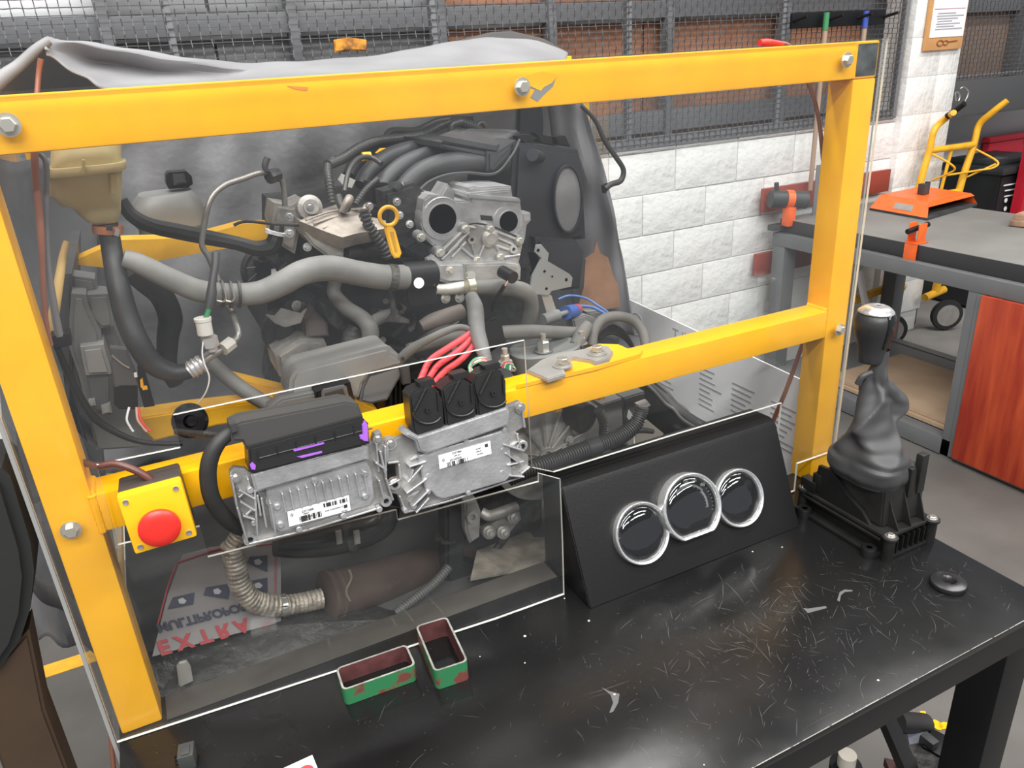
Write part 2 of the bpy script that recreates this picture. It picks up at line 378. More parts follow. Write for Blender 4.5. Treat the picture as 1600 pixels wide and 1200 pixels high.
def wedge_front():
    span('apron', (-.195, .523, TZ - .066), (1.192, .527, TZ - .0125), BLK, tb, .001)
    span('apron', (1.188, .528, TZ - .066), (1.192, 1.05, TZ - .0125), BLK, tb, .001)
    span('apron', (-.195, .528, TZ - .066), (-.191, 1.05, TZ - .0125), BLK, tb, .001)
wedge_front()
for x, y in ((1.115, .532), (-.185, .532), (1.115, .97), (-.185, .97)):
    span('leg', (x, y, FL), (x + .07, y + .07, TZ - .0125), BLK, tb, .002)
span('lower_rail', (-.115, .55, FL + .25), (1.115, .58, FL + .29), BLK, tb, .002)

# ================================================================ YELLOW ENGINE STAND
st = root('engine_stand', 'yellow painted square tube engine stand with bolted clear acrylic sheets', 'stand')
YF = 1.0; PW = .055
span('post', (-.191, YF, TZ), (-.136, YF + PW, 0), YEL, st, .004)
span('post', (1.151, YF, TZ), (1.206, YF + PW, -.06), YEL, st, .004)
span('crossbar', (-.191, YF - .001, -.0595), (1.1505, YF + PW, 0), YEL, st, .004)
span('crossbar', (-.136, YF, -.533), (1.151, YF + PW, -.478), YEL, st, .004)
span('depth_bar', (1.151, YF + .001, -.0595), (1.206, 2.0, 0), YEL, st, .003)
span('depth_bar', (-.191, YF + PW, -.0595), (-.136, 2.0, 0), YEL, st, .003)
span('tube_cap', (1.155, YF - .0005, -.0555), (1.202, YF + .004, -.004), mat('bare_tube_cap', (.10, .11, .11), .4, .5, noise=.5, nscale=30), st, .0005)
span('crossbar', (-.136, 1.95, -.0595), (1.151, 2.0, .009), YEL, st, .003)
span('post', (1.151, 1.95, TZ - .1), (1.206, 2.0, -.06), YEL, st, .003)
span('post', (-.191, 1.95, TZ - .1), (-.136, 2.0, -.06), YEL, st, .003)
# rear member (seen through the bay, behind the hoses)
bm = bmesh.new(); add_prism(bm, [W(*p, y=1.5) for p in [(105, 412), (190, 375), (300, 372), (380, 350), (420, 350), (418, 378), (330, 392), (180, 420)]], Vector((0, .05, 0)))
link('rear_support', bm, YEL2, st)
plate('lower_support', [(205, 655), (300, 640), (430, 625), (428, 640), (420, 655), (340, 665), (240, 690)], 1.33, .05, YEL2, st, .003)
plate('lower_support', [(355, 590), (480, 620), (500, 600), (590, 640), (575, 660), (480, 655), (420, 650)], 1.36, .05, YEL2, st, .003)
# mounting pad welded on the mid bar
mp_ = bmesh.new()
add_prism(mp_, [W(a, b, z=-.471) for a, b in [(806, 602), (818, 586), (830, 577), (900, 550), (935, 537), (966, 538), (984, 546), (1004, 546), (1000, 553), (930, 573), (862, 589)]], Vector((0, 0, -.0065)))
link('mount_pad', mp_, YEL, st)
# bolts holding the acrylic
for px, py in [(13, 195), (111, 827), (815, 136), (1322, 94), (1311, 515)]:
    p = W(px, py, y=YF - .01); bolt(p + Vector((0, -.001, 0)), (0, -1, 0), .0085, ZNC, st)
# chipped paint on the top bar
def flat(name, px, y, t, m, parent): return plate(name, px, y, t, m, parent)
flat('paint_chip', [(822, 122), (845, 113), (870, 118), (864, 135), (850, 148), (840, 159), (829, 152), (836, 140), (826, 136)], YF - .0016, .0008, mat('bare_grey_steel', (.30, .31, .33), .45, .4), st)
flat('paint_flake', [(818, 120), (846, 111), (872, 118), (862, 130), (850, 136), (845, 142), (838, 139), (824, 132)], YF - .0021, .0006, YEL, st)
flat('scuff', [(448, 134), (482, 136), (480, 142), (462, 140)], YF - .0015, .0006, mat('scuffed_orange', (.75, .27, .05), .5), st)
# welds at the corners
for c, a, b2 in [((-.136, YF + .003, -.478), (-.136, YF + .05, -.478), 0), ((1.151, YF + .003, -.478), (1.151, YF + .05, -.478), 0), ((-.136, YF + .001, -.533), (-.136, YF + .001, -.478), 0)]:
    bm = bmesh.new(); A = V(*c); B = V(*a); P = []
    for i in range(14): q = A.lerp(B, i / 13); P.append((q.x, q.y, q.z, .0045 + .0012 * (i % 2)))
    add_tube(bm, P, 8); link('weld', bm, YEL, st, smooth=True)
0 and plate('corner_gusset', [(1228, 500), (1262, 488), (1268, 470), (1275, 452), (1298, 478), (1296, 486)], YF + .02, .02, YEL, st, .002)

# acrylic front sheet with its cut-outs; the free lower edge bows towards the viewer
YP = .990
def bow(x, z):
    t = max(0, min(1, (-.55 - z) / .31)); s = max(0, min(1, (x + .19) / .71)) if x < .6 else 0
    return YP - .043 * t * s
def pan(px, py, yy=None):
    p = W(px, py, y=YP)
    if yy is None:
        for _ in range(4): p = W(px, py, y=bow(p.x, p.z - CZ))
    else: p = W(px, py, y=yy)
    return p
EDG2 = mat('acrylic_edge_dull', (.30, .30, .29), .4)
def acrylic(name, pts, off, parent, edge=None):
    bm = bmesh.new(); vs = [bm.verts.new(p) for p in pts]; f = bm.faces.new(vs)
    r = bmesh.ops.extrude_face_region(bm, geom=[f]); nv = [g for g in r['geom'] if isinstance(g, bmesh.types.BMVert)]
    bmesh.ops.translate(bm, verts=nv, vec=off)
    for f in bm.faces: f.material_index = 1 if len(f.verts) == 4 and len({v in set(nv) for v in f.verts}) == 2 else 0
    big = [f for f in bm.faces if f.material_index == 0]
    bmesh.ops.triangulate(bm, faces=big, ngon_method='EAR_CLIP')
    return link(name, bm, None, parent, mats=[ACR, edge or EDGE])
inner_l = [pan(325, 871), pan(312, 823), pan(184, 852), pan(151, 727, YP), pan(282, 700, YP), pan(271, 649, YP)]
low = [pan(620, 797), pan(622, 813), pan(842, 753), pan(842, 740), pan(876, 749), pan(880, 850)]
outl = [W(a, b, z=TZ + .001) for a, b in ((183, 1161), (300, 1123), (420, 1084), (540, 1045), (660, 1005), (780, 966))]
q = W(882, 929, z=TZ + .001); outl.append(q)
outl += [low[5], low[4], low[3], low[2], low[1], low[0]] + inner_l
outl += [pan(820, 532, YP), pan(832, 731, YP), pan(866, 738, YP), pan(1060, 678, YP), pan(1222, 630, YP), pan(1214, 700, YP)]
qq = W(1214, 745, z=TZ + .002); outl += [V(outl[-1].x, YP, TZ + .002), V(1.1, YP, TZ + .002), V(1.1, YP, -.795), V(1.207, YP, -.795), V(1.213, YP, .003), V(-.2, YP, .003)]
outl[0] = W(183, 1161, z=TZ + .001)
acrylic('acrylic_sheet', outl, Vector((0, .0045, 0)), st)
def side_sheet(x, pts, m=None): return acrylic('acrylic_sheet', [V(x, y, z) for y, z in pts], Vector((.005, 0, 0)), st, EDG2)
side_sheet(1.2075, [(.998, -.80), (1.95, -.80), (1.95, .002), (.998, .002)])
side_sheet(-.2045, [(.99, -.95), (1.95, -.95), (1.95, .002), (.99, .002)])
acrylic('acrylic_sheet', [V(-.2, 1.985, -.6), V(1.21, 1.985, -.6), V(1.21, 1.985, -.05), V(-.2, 1.985, -.05)], Vector((0, .005, 0)), st, EDG2)
# lower tray of the stand
TRAY = mat('tray_metal', (.09, .09, .09), .45, .4, noise=.4, nscale=5, bump=.3, bscale=30)
span('tray', (-.19, 1.056, -.93), (1.2, 1.95, -.915), TRAY, st, .001)
for x, y in ((-.19, 1.9), (1.15, 1.9)): span('leg', (x, y, FL), (x + .05, y + .05, -.93), YEL2, st, .002)

span('thin_strip', (-.13, .9955, TZ + .0005), (.53, 1.047, TZ + .002), mat('grey_brown_strip', (.085, .076, .066), .4, .2, noise=.2, nscale=10), st, .0004)  # thin grey-brown plate behind the acrylic sheet's lower edge
# dangling brake pipe with red sleeve, on the right post
t = root('brake_pipe', 'thin brown brake pipe with a red sleeve running down inside the right post', 'pipe')
hose('pipe', [(1215, 69, 1.10, 3), (1235, 74, 1.10, 3.2), (1262, 128, 1.09, 3.2), (1276, 170, 1.08, 3.2), (1284, 225, 1.075, 3.4), (1290, 320, 1.07, 3.4), (1284, 420, 1.07, 3.4), (1262, 510, 1.075, 3.4), (1246, 560, 1.08, 3.4), (1228, 610, 1.09, 3.4), (1205, 665, 1.12, 3.4), (1185, 715, 1.13, 3.4)], COP, t)
hose('sleeve', [(1187, 67, 1.10, 5), (1200, 67, 1.10, 6), (1222, 70, 1.10, 5)], RED, t)

# printed board on the right side
bd = root('printed_board', 'white printed board with mirrored lettering inside the right side', 'board')
o = plate('panel', [], 0, 0, None) if False else None
bm = bmesh.new()
add_prism(bm, [V(1.196, 1.08, -.665), V(1.196, 1.79, -.64), V(1.196, 1.79, -.90), V(1.196, 1.06, -.90)], Vector((.004, 0, 0)))
link('panel', bm, mat('board_white', (.86, .87, .89), .35, noise=.04, nscale=4), bd)
PINK = mat('pale_print', (.40, .40, .42), .6)
text('lettering', 'RENAULT', .045, V(1.1953, 1.44, -.700), Vector((0, 1, 0)), Vector((0, 0, 1)), PINK, bd)
for ph in (0,):
    c = V(1.195, 1.70, -.705); P = []
    for i in range(24): a = 2 * math.pi * i / 24; P.append((c.x, c.y + .030 * math.cos(a), c.z + .033 * math.sin(a), .0012))
    bm = bmesh.new(); add_tube(bm, P, 5, closed=True)
    for s_ in (1, .5):
        add_tube(bm, [(c.x, c.y, c.z + .024 * s_, .0016), (c.x, c.y + .013 * s_, c.z, .0016), (c.x, c.y, c.z - .024 * s_, .0016), (c.x, c.y - .013 * s_, c.z, .0016)], 4, closed=True)
    link('emblem', bm, PINK, bd)
bm = bmesh.new()
for yb in (1.60, 1.42, 1.30, 1.17):
    for k in range(8):
        wd = random.uniform(.04, .085)
        add_box(bm, V(1.1955, yb - wd / 2, -.745 - .0145 * k), (.0006, wd, .0045))
o = link('print_lines', bm, PINK, bd); o['kind'] = 'stuff'

# ================================================================ GAUGE BOX
gb = root('gauge_box', 'black slant-fronted instrument box with three chrome ringed gauges on the table', 'instrument box')
XL, XR = .535, 1.011
prof = [(.892, TZ + .001), (.972, -.676), (.978, -.667), (.990, -.664), (1.043, -.667), (1.047, -.672), (1.047, TZ + .001)]
VIN = mat('black_vinyl', (.010, .010, .0105), .42, spec=.3, bump=.25, bscale=220, bdist=.001)
bm = bmesh.new(); add_prism(bm, [V(XL, y, z) for y, z in prof], Vector((XR - XL, 0, 0)), .002)
link('housing', bm, VIN, gb, smooth=True)
A = V(0, .892, TZ); B = V(0, .972, -.676); UP = (B - A).normalized(); RT = Vector((1, 0, 0)); NF = RT.cross(UP); NF = NF if NF.y < 0 else -NF
def onslant(px, py, lift=0):
    r = RM @ Vector((px - 800, py - 600, F_PX)); o = Vector((0, 0, CZ)); k = ((A + NF * lift) - o).dot(NF) / r.dot(NF); return o + r * k
def gauge(name, px, py, rad, lift, flatcut, label, face_marks):
    c = onslant(px, py, lift)
    g = root(name, label, 'gauge', 'round gauges on the instrument box') if False else None
    def ring(rr, lf):
        out = []
        for i in range(56):
            a = 2 * math.pi * i / 56; x = math.cos(a); z = math.sin(a)
            if flatcut and z < -.84: s = .84 / -z; x *= s; z *= s
            out.append(c + (RT * x + UP * z) * rr + NF * lf)
        return out
    bm = bmesh.new(); loops = []
    for rr, lf in [(rad, -.004 - lift), (rad, .002), (rad * .99, .0045), (rad * .965, .0058), (rad * .93, .0055), (rad * .895, .0035), (rad * .875, .0), (rad * .87, -.005)]:
        loops.append([bm.verts.new(p) for p in ring(rr, lf)])
    for a, b in zip(loops, loops[1:]):
        for k in range(56): bm.faces.new((a[k], a[(k + 1) % 56], b[(k + 1) % 56], b[k]))
    bz = link('bezel', bm, CHR, gb, smooth=True)
    bm = bmesh.new(); vs = [bm.verts.new(p) for p in ring(rad * .88, -.0045)]; bm.faces.new(vs)
    dial = link('dial', bm, mat('dial_black', (.008, .008, .009), .25), gb)
    bm = bmesh.new()
    for (a0, a1, n, r0, r1) in face_marks:
        for i in range(n):
            a = math.radians(a0 + (a1 - a0) * i / max(1, n - 1)); d = RT * math.cos(a) + UP * math.sin(a)
            ln = (r1 - r0) * (1.6 if i % 5 == 0 else 1); m = c + d * rad * (r1 - ln / 2) + NF * -.004
            add_box(bm, m, (ln * rad, .0006, .0004), Matrix((d, NF.cross(d), NF)).transposed())
    link('tick_marks', bm, mat('gauge_print', (.30, .31, .31), .6), dial)
    bm = bmesh.new(); prev = None; rings = []
    for k in range(7):
        t = k / 6; rings.append([bm.verts.new(p) for p in ring(rad * .875 * math.cos(t * math.pi / 2) + 1e-4, .0 + .013 * math.sin(t * math.pi / 2))])
    for a, b in zip(rings, rings[1:]):
        for k in range(56): bm.faces.new((a[k], a[(k + 1) % 56], b[(k + 1) % 56], b[k]))
    link('lens', bm, LENS, gb, smooth=True)
    return c, dial
c1, d1 = gauge('gauge', 1003, 833, .0555, .0065, False, '', [(100, 175, 16, .80, .86)])
c3, d3 = gauge('gauge', 1155, 778, .0550, .0065, False, '', [])
c2, d2 = gauge('gauge', 1081, 793, .0630, .016, True, '', [(35, 125, 34, .60, .66), (-15, 35, 26, .56, .62), (-20, 45, 9, .76, .80)])
GP = mat('gauge_print', (.30, .31, .31), .6)
for s, a, r in (('120', 88, .76), ('140', 66, .77), ('160', 43, .77)):
    d = RT * math.cos(math.radians(a)) + UP * math.sin(math.radians(a)); text('numerals', s, .0075, c2 + d * .063 * r + NF * -.0038 - UP * .003, RT, UP, GP, d2)
# ================================================================ E-STOP
es = root('emergency_stop', 'yellow box with a round red mushroom stop button on the left of the middle bar', 'switch')
ycen = .935
def eb(px, py, y): return W(px, py, y=y)
PB = [(189, 780), (282, 755), (305, 836), (208, 862)]
ctr = sum((eb(*p, ycen) for p in PB), Vector()) / 4
ax = ((eb(*PB[1], ycen) - eb(*PB[0], ycen)) + (eb(*PB[2], ycen) - eb(*PB[3], ycen))).normalized(); 
ax = Vector((1, -.02, .03)).normalized(); az = Vector((.0, .06, 1)).normalized(); ay = az.cross(ax).normalized(); az = ax.cross(ay)
B3 = Matrix((ax, ay, az)).transposed()
ctr = eb(247, 809, ycen) 
box('cover', ctr + ay * .009, (.075, .018, .082), mat('signal_yellow', (.95, .50, .01), .4, coat=.1), es, B3, .004)
box('back_box', ctr + ay * .042, (.074, .047, .081), mat('estop_dark_box', (.05, .04, .035), .5), es, B3, .004)
for sx in (-1, 1):
    for sz in (-1, 1):
        p = ctr + ax * (.029 * sx) + az * (.032 * sz)
        lathe('screw', [(0, 0), (.0038, 0), (.0034, .0016), (.0012, .0008), (0, .0008)], p, -ay, STL, es, 14)
bc = ctr - az * .006
lathe('collar', [(.018, 0), (.018, .004), (.0155, .005), (.0155, .012), (0, .012)], bc, -ay, mat('collar_dark', (.05, .03, .025), .5), es, 28)
lathe('button', [(0.012, .008), (.0225, .0115), (.0247, .015), (.0244, .020), (.0212, .0228), (.013, .0244), (0, .0250)], bc, -ay, RED, es, 36)
hose('cable', [(110, 715, 1.06, 5), (150, 728, 1.0, 5.5), (180, 725, .985, 6), (212, 735, .975, 6), (235, 750, .97, 6.5), (243, 762, .972, 6.5)], BRC, es)

# ================================================================ CONTROL UNITS
YE = .956
def frame_of(tl, tr, bl, y, lean=.10):
    a, b, c = W(*tl, y=y), W(*tr, y=y), W(*bl, y=y)
    return a, b, c
E_UP = Vector((0, .10, 1)).normalized(); E_RT = Vector((1, 0, 0)); E_N = Vector((0, -1, .10)).normalized()
class Pl:
    """a real plane carrying one control unit; uv in metres from its centre"""
    def __init__(s, px, py, y, roll): 
        s.c = W(px, py, y=y); r = math.radians(roll)
        s.u = (E_RT * math.cos(r) + E_UP * math.sin(r)); s.v = (-E_RT * math.sin(r) + E_UP * math.cos(r)); s.n = E_N
        s.B = Matrix((s.u, s.v, s.n)).transposed()
    def uv(s, u, v, n=0): return s.c + s.u * u + s.v * v + s.n * n
    def hit(s, px, py, n=0):
        r = RM @ Vector((px - 800, py - 600, F_PX)); o = Vector((0, 0, CZ)); return o + r * ((s.c + s.n * n - o).dot(s.n) / r.dot(s.n))
    def poly(s, name, px, t, m, parent, n=0, bev=.0015):
        bm = bmesh.new(); add_prism(bm, [s.hit(*p, n) for p in px], -s.n * t, bev); return link(name, bm, m, parent, smooth=bev > 0)
def fin(pl, a, b, n0, n1, w, parent, name='fin'):
    A_ = pl.hit(*a); B_ = pl.hit(*b); d = (B_ - A_).normalized(); sd = d.cross(pl.n).normalized() * (w / 2)
    A_ += pl.n * n0; B_ += pl.n * n0; bm = bmesh.new()
    add_prism(bm, [A_ - sd, A_ + sd, B_ + sd, B_ - sd], pl.n * (n1 - n0)); 
    bmesh.ops.bevel(bm, geom=list(bm.edges), offset=w * .22, segments=1, affect='EDGES'); return link(name, bm, ALU, parent)
def circ(cx, cy, rx, ry, n=16, a0=0, a1=360): return [(cx + rx * math.cos(math.radians(a0 + (a1 - a0) * i / n)), cy + ry * math.sin(math.radians(a0 + (a1 - a0) * i / n))) for i in range(n)]
SH = mat('shadow_hole', (.03, .028, .026), .8)

def barcode(pl, parent, p0, p1, hgt, n, th):
    """bars in one strip from pixel p0 to p1"""
    bm = bmesh.new()
    for i in range(n):
        t = (i + .5) / n
        if random.random() < .25: continue
        p = pl.hit(p0[0] + (p1[0] - p0[0]) * t, p0[1] + (p1[1] - p0[1]) * t, th)
        add_box(bm, p - pl.v * hgt * .5, (random.choice([.0006, .0009, .0013]), hgt, .0002), pl.B)
    o = link('barcode', bm, INK, parent); o['kind'] = 'stuff'
def label_lines(pl, parent, p0, p1, th, wd):
    text_ = None
# ---- right unit
p2 = Pl(715, 735, .950, 0)
u2 = root('control_unit', 'silver finned control unit with three black plugs in its top, fixed to the middle bar', 'control unit')
ALU2 = mat('cast_aluminium_base', (.36, .35, .335), .45, .65, noise=.2, nscale=25, bump=.35, bscale=180)
p2.poly('base_plate', [(603, 690), (645, 676), (800, 632), (812, 627), (818, 668), (806, 675), (812, 705), (826, 712), (826, 728), (813, 738), (812, 745), (700, 782), (640, 798), (630, 800), (624, 773), (612, 771), (607, 756), (622, 748), (620, 720), (604, 720)], .010, ALU2, u2, 0)
p2.poly('body', [(655, 712), (790, 672), (796, 680), (800, 742), (790, 752), (735, 768), (692, 780), (682, 776), (675, 768), (666, 766), (660, 745)], .018, ALU, u2, .014)
p2.poly('collar', [(632, 680), (650, 690), (655, 706), (668, 710), (795, 665), (797, 645), (794, 636), (655, 682), (640, 674)], .034, ALU, u2, .020, .003)
for k, (a, b) in enumerate([((655, 722), (632, 748)), ((662, 742), (630, 765)), ((665, 760), (640, 785)), ((665, 772), (645, 795)), ((660, 716), (634, 724)),
                            ((780, 690), (812, 700)), ((783, 703), (810, 722)), ((786, 722), (812, 716)), ((790, 738), (812, 740)), ((640, 728), (636, 742))]):
    fin(p2, a, b, -.002, .017, .0026, u2)
for a, b in [((604, 690), (604, 720)), ((623, 773), (632, 798)), ((632, 799), (700, 781)), ((700, 781), (812, 744)), ((606, 757), (623, 748)), ((812, 739), (826, 728)), ((812, 628), (818, 667)), ((806, 676), (813, 704)), ((622, 724), (624, 748)), ((604, 722), (622, 720))]:
    fin(p2, a, b, -.010, .006, .003, u2, 'rim')
for x0, y0 in ((640, 712), (636, 770), (792, 692), (792, 728)):
    for k in range(4): fin(p2, (x0 + 3 * k, y0 + 6 - k), (x0 + 10 + 3 * k, y0 - 2 - k), .0, .003, .0012, u2, 'fine_rib')
for (x, y) in [(610, 693), (812, 637)]:
    bolt(p2.hit(x, y, .004), p2.n, .0048, STL, u2); lathe('boss', [(.009, -.012), (.009, .003), (0, .003)], p2.hit(x, y, 0), p2.n, ALU, u2)
for (x, y) in [(617, 757), (816, 697)]:
    lathe('bored_lug', [(.0045, -.004), (.0045, .0022), (.008, .0022), (.0095, .001), (.0095, -.008)], p2.hit(x, y, 0), p2.n, ALU, u2)
    lathe('hole', [(0, .0), (.0046, .0)], p2.hit(x, y, .0012), p2.n, SH, u2, 16)
for (x, y) in [(665, 706), (727, 688), (787, 672), (668, 742), (668, 767), (731, 769), (783, 737), (784, 702), (633, 797), (646, 790)]:
    lathe('rivet', [(.0042, -.006), (.0042, .0035), (.0034, .0045), (0, .0045)], p2.hit(x, y, .010), p2.n, ALU, u2, 14)
lb = p2.poly('label', [(685, 712), (766, 689), (768, 709), (687, 733)], .0008, LBL, u2, .0152, 0)
u_r = (p2.hit(766, 689) - p2.hit(685, 712)).normalized(); v_r = u_r.cross(-p2.n); v_r = -p2.n.cross(u_r) * -1 if False else p2.n.cross(u_r)
p2r = Pl(715, 735, .950, 0); p2r.u, p2r.v = u_r, v_r; p2r.B = Matrix((u_r, v_r, p2.n)).transposed()
barcode(p2r, lb, (698, 723), (731, 714), .0075, 26, .0157)
for s_, (x, y), sz in [('237108A', (714, 708), .0042), ('HW 2371', (715, 712), .0028), ('237102054S', (712, 718), .0038), ('10R-037', (747, 702), .0026), ('S180148', (748, 706), .0026), ('A2C3743', (750, 710), .0026)]:
    text('lettering', s_, sz, p2.hit(x, y, .0156), u_r, v_r, INK, lb)
bm = bmesh.new(); c_ = p2.hit(693, 719, .0156)
for k in (1, .55): add_tube(bm, [(*(c_ + v_r * .0028 * k), .00025), (*(c_ + u_r * .0022 * k), .00025), (*(c_ - v_r * .0028 * k), .00025), (*(c_ - u_r * .0022 * k), .00025)], 4, closed=True)
link('emblem', bm, INK, lb)
box('code_square', p2.hit(760, 696, .0155), (.005, .005, .0003), INK, lb, p2r.B, 0)
# plugs
CONB = mat('plug_black', (.018, .018, .018), .38, bump=.2, bscale=200)
pc2 = .020
def plug(pts, label, cx, cy):
    g = root('cable_plug', label, 'plug', 'black plugs in the right control unit')
    p2.poly('shell', pts, .034, CONB, g, .016, .003)
    # lever arm: curved band and pivot
    P = []
    for i in range(12):
        a = math.radians(-160 + 170 * i / 11); q = p2.hit(cx + 22 * math.cos(a) * -1, cy - 2 - 16 * math.sin(a), .0185); P.append((*q, .0016))
    bm = bmesh.new(); add_tube(bm, P, 6)
    q1 = p2.hit(cx - 20, cy - 6, .018); q2 = p2.hit(cx - 2, cy - 42, .018); add_tube(bm, [(*q1, .0022), (*q2, .0022)], 6)
    q1 = p2.hit(cx + 18, cy - 6, .018); q2 = p2.hit(cx + 16, cy - 36, .018); add_tube(bm, [(*q1, .0016), (*q2, .0016)], 6)
    link('lever', bm, CONB, g, smooth=True)
    lathe('pivot', [(.004, 0), (.004, .004), (.0018, .004), (.0018, .002), (0, .002)], p2.hit(cx, cy - 8, .0165), p2.n, CONB, g, 16)
    p2.poly('latch', [(cx - 14, cy - 50), (cx + 10, cy - 56), (cx + 14, cy - 47), (cx - 10, cy - 40)], .02, CONB, g, .012, .001)
    return g
plug([(640, 620), (646, 612), (655, 608), (672, 602), (684, 610), (692, 625), (695, 668), (650, 681), (645, 670)], 'black lever plug with the thick red cables, first of three in the right control unit', 668, 648)
plug([(690, 610), (700, 600), (718, 592), (735, 598), (743, 612), (745, 655), (698, 668), (695, 640)], 'black lever plug in the middle of the right control unit', 720, 636)
plug([(738, 598), (745, 586), (770, 576), (784, 580), (791, 596), (792, 640), (748, 655), (744, 625)], 'black lever plug with the thin green and white wires, under the sheet corner', 770, 622)
# ---- left unit
p1 = Pl(480, 770, .950, 0)
u1 = root('control_unit', 'silver ribbed control unit with a wide black plug on top, next to the stop button', 'control unit')
p1.poly('base_plate', [(359, 738), (366, 731), (384, 733), (392, 741), (550, 700), (582, 690), (585, 678), (595, 674), (600, 690), (600, 745), (612, 780), (604, 786), (590, 792), (480, 826), (396, 848), (385, 846), (380, 828), (372, 800), (368, 765)], .012, ALU2, u1, 0)
p1.poly('shelf', [(392, 742), (566, 694), (576, 698), (577, 718), (400, 770)], .022, ALU, u1, .018, .003)
p1.poly('body', [(415, 762), (572, 720), (580, 735), (585, 778), (578, 790), (470, 822), (440, 832), (425, 825)], .014, ALU, u1, .009)
for k in range(11):
    x0 = 438 + 12.6 * k; y0 = 765 - 3.35 * k
    ln = 44 if k < 9 else 36
    ye_ = min(y0 + ln, 794 - (x0 + 9 - 449) * .271) if x0 + 9 > 440 and x0 < 540 else y0 + ln
    fin(p1, (x0, y0), (x0 + (ye_ - y0) * .2, ye_), .006, .0155, .0024, u1)
for a, b in [((400, 768), (405, 800)), ((406, 772), (414, 818)), ((420, 780), (428, 826)), ((372, 760), (398, 775)), ((374, 778), (396, 792)), ((378, 800), (396, 806)), ((396, 760), (400, 830)), ((590, 700), (598, 735)), ((583, 718), (600, 730)), ((588, 745), (596, 775))]:
    fin(p1, a, b, -.002, .015, .0026, u1)
for a, b in [((360, 740), (370, 790)), ((370, 790), (386, 845)), ((388, 847), (480, 825)), ((480, 825), (588, 792)), ((600, 695), (601, 745)), ((601, 745), (612, 779)), ((586, 690), (590, 735)), ((386, 745), (394, 775)), ((384, 765), (372, 775)), ((396, 790), (380, 805))]:
    fin(p1, a, b, -.012, .008, .003, u1, 'rim')
for (x, y) in [(368, 747), (590, 686)]:
    bolt(p1.hit(x, y, .004), p1.n, .0048, STL, u1)
for (x, y) in [(390, 841), (424, 779), (555, 757), (602, 781)]:
    lathe('bored_lug', [(.0042, -.004), (.0042, .006), (.0085, .006), (.0085, -.008)], p1.hit(x, y, 0), p1.n, ALU, u1)
    lathe('hole', [(0, 0), (.0044, 0)], p1.hit(x, y, .004), p1.n, SH, u1, 16)
for (x, y) in [(391, 765), (397, 816), (491, 751), (433, 791), (438, 819), (467, 826), (536, 805), (592, 795), (569, 740), (570, 775)]:
    lathe('rivet', [(.0045, -.006), (.0045, .0035), (.0036, .0045), (0, .0045)], p1.hit(x, y, .008), p1.n, ALU, u1, 14)
lb = p1.poly('label', [(449, 800), (545, 774), (548, 797), (452, 823)], .0008, LBL, u1, .0135, 0)
u_r = (p1.hit(545, 774) - p1.hit(449, 800)).normalized(); v_r = p1.n.cross(u_r)
p1r = Pl(480, 770, .950, 0); p1r.u, p1r.v = u_r, v_r; p1r.B = Matrix((u_r, v_r, p1.n)).transposed()
barcode(p1r, lb, (466, 808), (503, 798), .0085, 30, .0140); barcode(p1r, lb, (505, 787), (542, 778), .006, 28, .0140)
for s_, (x, y), sz in [('237108B', (481, 799), .0046), ('H8201', (479, 803), .003), ('237102044R 1', (480, 809), .0036), ('243R A25D3420A A', (522, 796), .003), ('10R-037', (538, 799), .0026)]:
    text('lettering', s_, sz, p1.hit(x, y, .0139), u_r, v_r, INK, lb)
bm = bmesh.new(); c_ = p1.hit(456, 805, .0139)
for k in (1, .55): add_tube(bm, [(*(c_ + v_r * .0028 * k), .00025), (*(c_ + u_r * .0022 * k), .00025), (*(c_ - v_r * .0028 * k), .00025), (*(c_ - u_r * .0022 * k), .00025)], 4, closed=True)
link('emblem', bm, INK, lb)
box('code_square', p1.hit(540, 791, .0138), (.005, .005, .0003), INK, lb, p1r.B, 0)
PUR = mat('purple_plastic', (.36, .12, .62), .45)
wp = root('wide_plug', 'wide black plug with purple clips on top of the left control unit', 'plug')
p1.poly('shell', [(388, 700), (566, 652), (576, 662), (578, 694), (397, 741), (390, 738)], .045, CONB, wp, .022, .003)
p1.poly('lid', [(360, 668), (375, 660), (480, 640), (540, 628), (560, 632), (568, 652), (566, 662), (386, 704), (378, 690), (362, 690)], .045, mat('plug_lid_dusty', (.055, .054, .052), .5), wp, .012, .003)
p1.poly('side_clip', [(566, 664), (571, 658), (575, 664), (576, 690), (570, 690), (563, 686), (562, 681), (567, 679)], .010, PUR, wp, .025, .001)
p1.poly('side_clip', [(391, 728), (395, 723), (400, 728), (399, 735), (393, 734)], .006, PUR, wp, .026, .001)
p1.poly('purple_bar', [(457, 702), (506, 691), (507, 694), (460, 706)], .003, PUR, wp, .0235, .0005)
p1.poly('purple_bar', [(464, 714), (503, 705), (504, 708), (472, 716)], .003, PUR, wp, .0235, .0005)
for k in range(6):
    rod('rib', p1.hit(405 + 30 * k, 716 - 8 * k, .0225), p1.hit(432 + 30 * k, 709 - 8 * k, .0225), .001, CONB, wp, 6)
    rod('rib', p1.hit(402 + 30 * k, 705 - 8 * k, .0225), p1.hit(404 + 30 * k, 720 - 8 * k, .0225), .001, CONB, wp, 6)
hose('cable_sleeve', [(380, 672, .965, 8), (362, 676, .962, 10), (343, 690, .958, 12), (330, 712, .955, 13), (325, 740, .953, 13), (330, 775, .955, 13), (346, 802, .960, 13), (368, 822, .968, 12), (395, 832, .98, 10)], RUB, wp)
p1.poly('collar_clip', [(358, 664), (368, 662), (372, 674), (362, 678)], .02, DGR, wp, .02, .001)

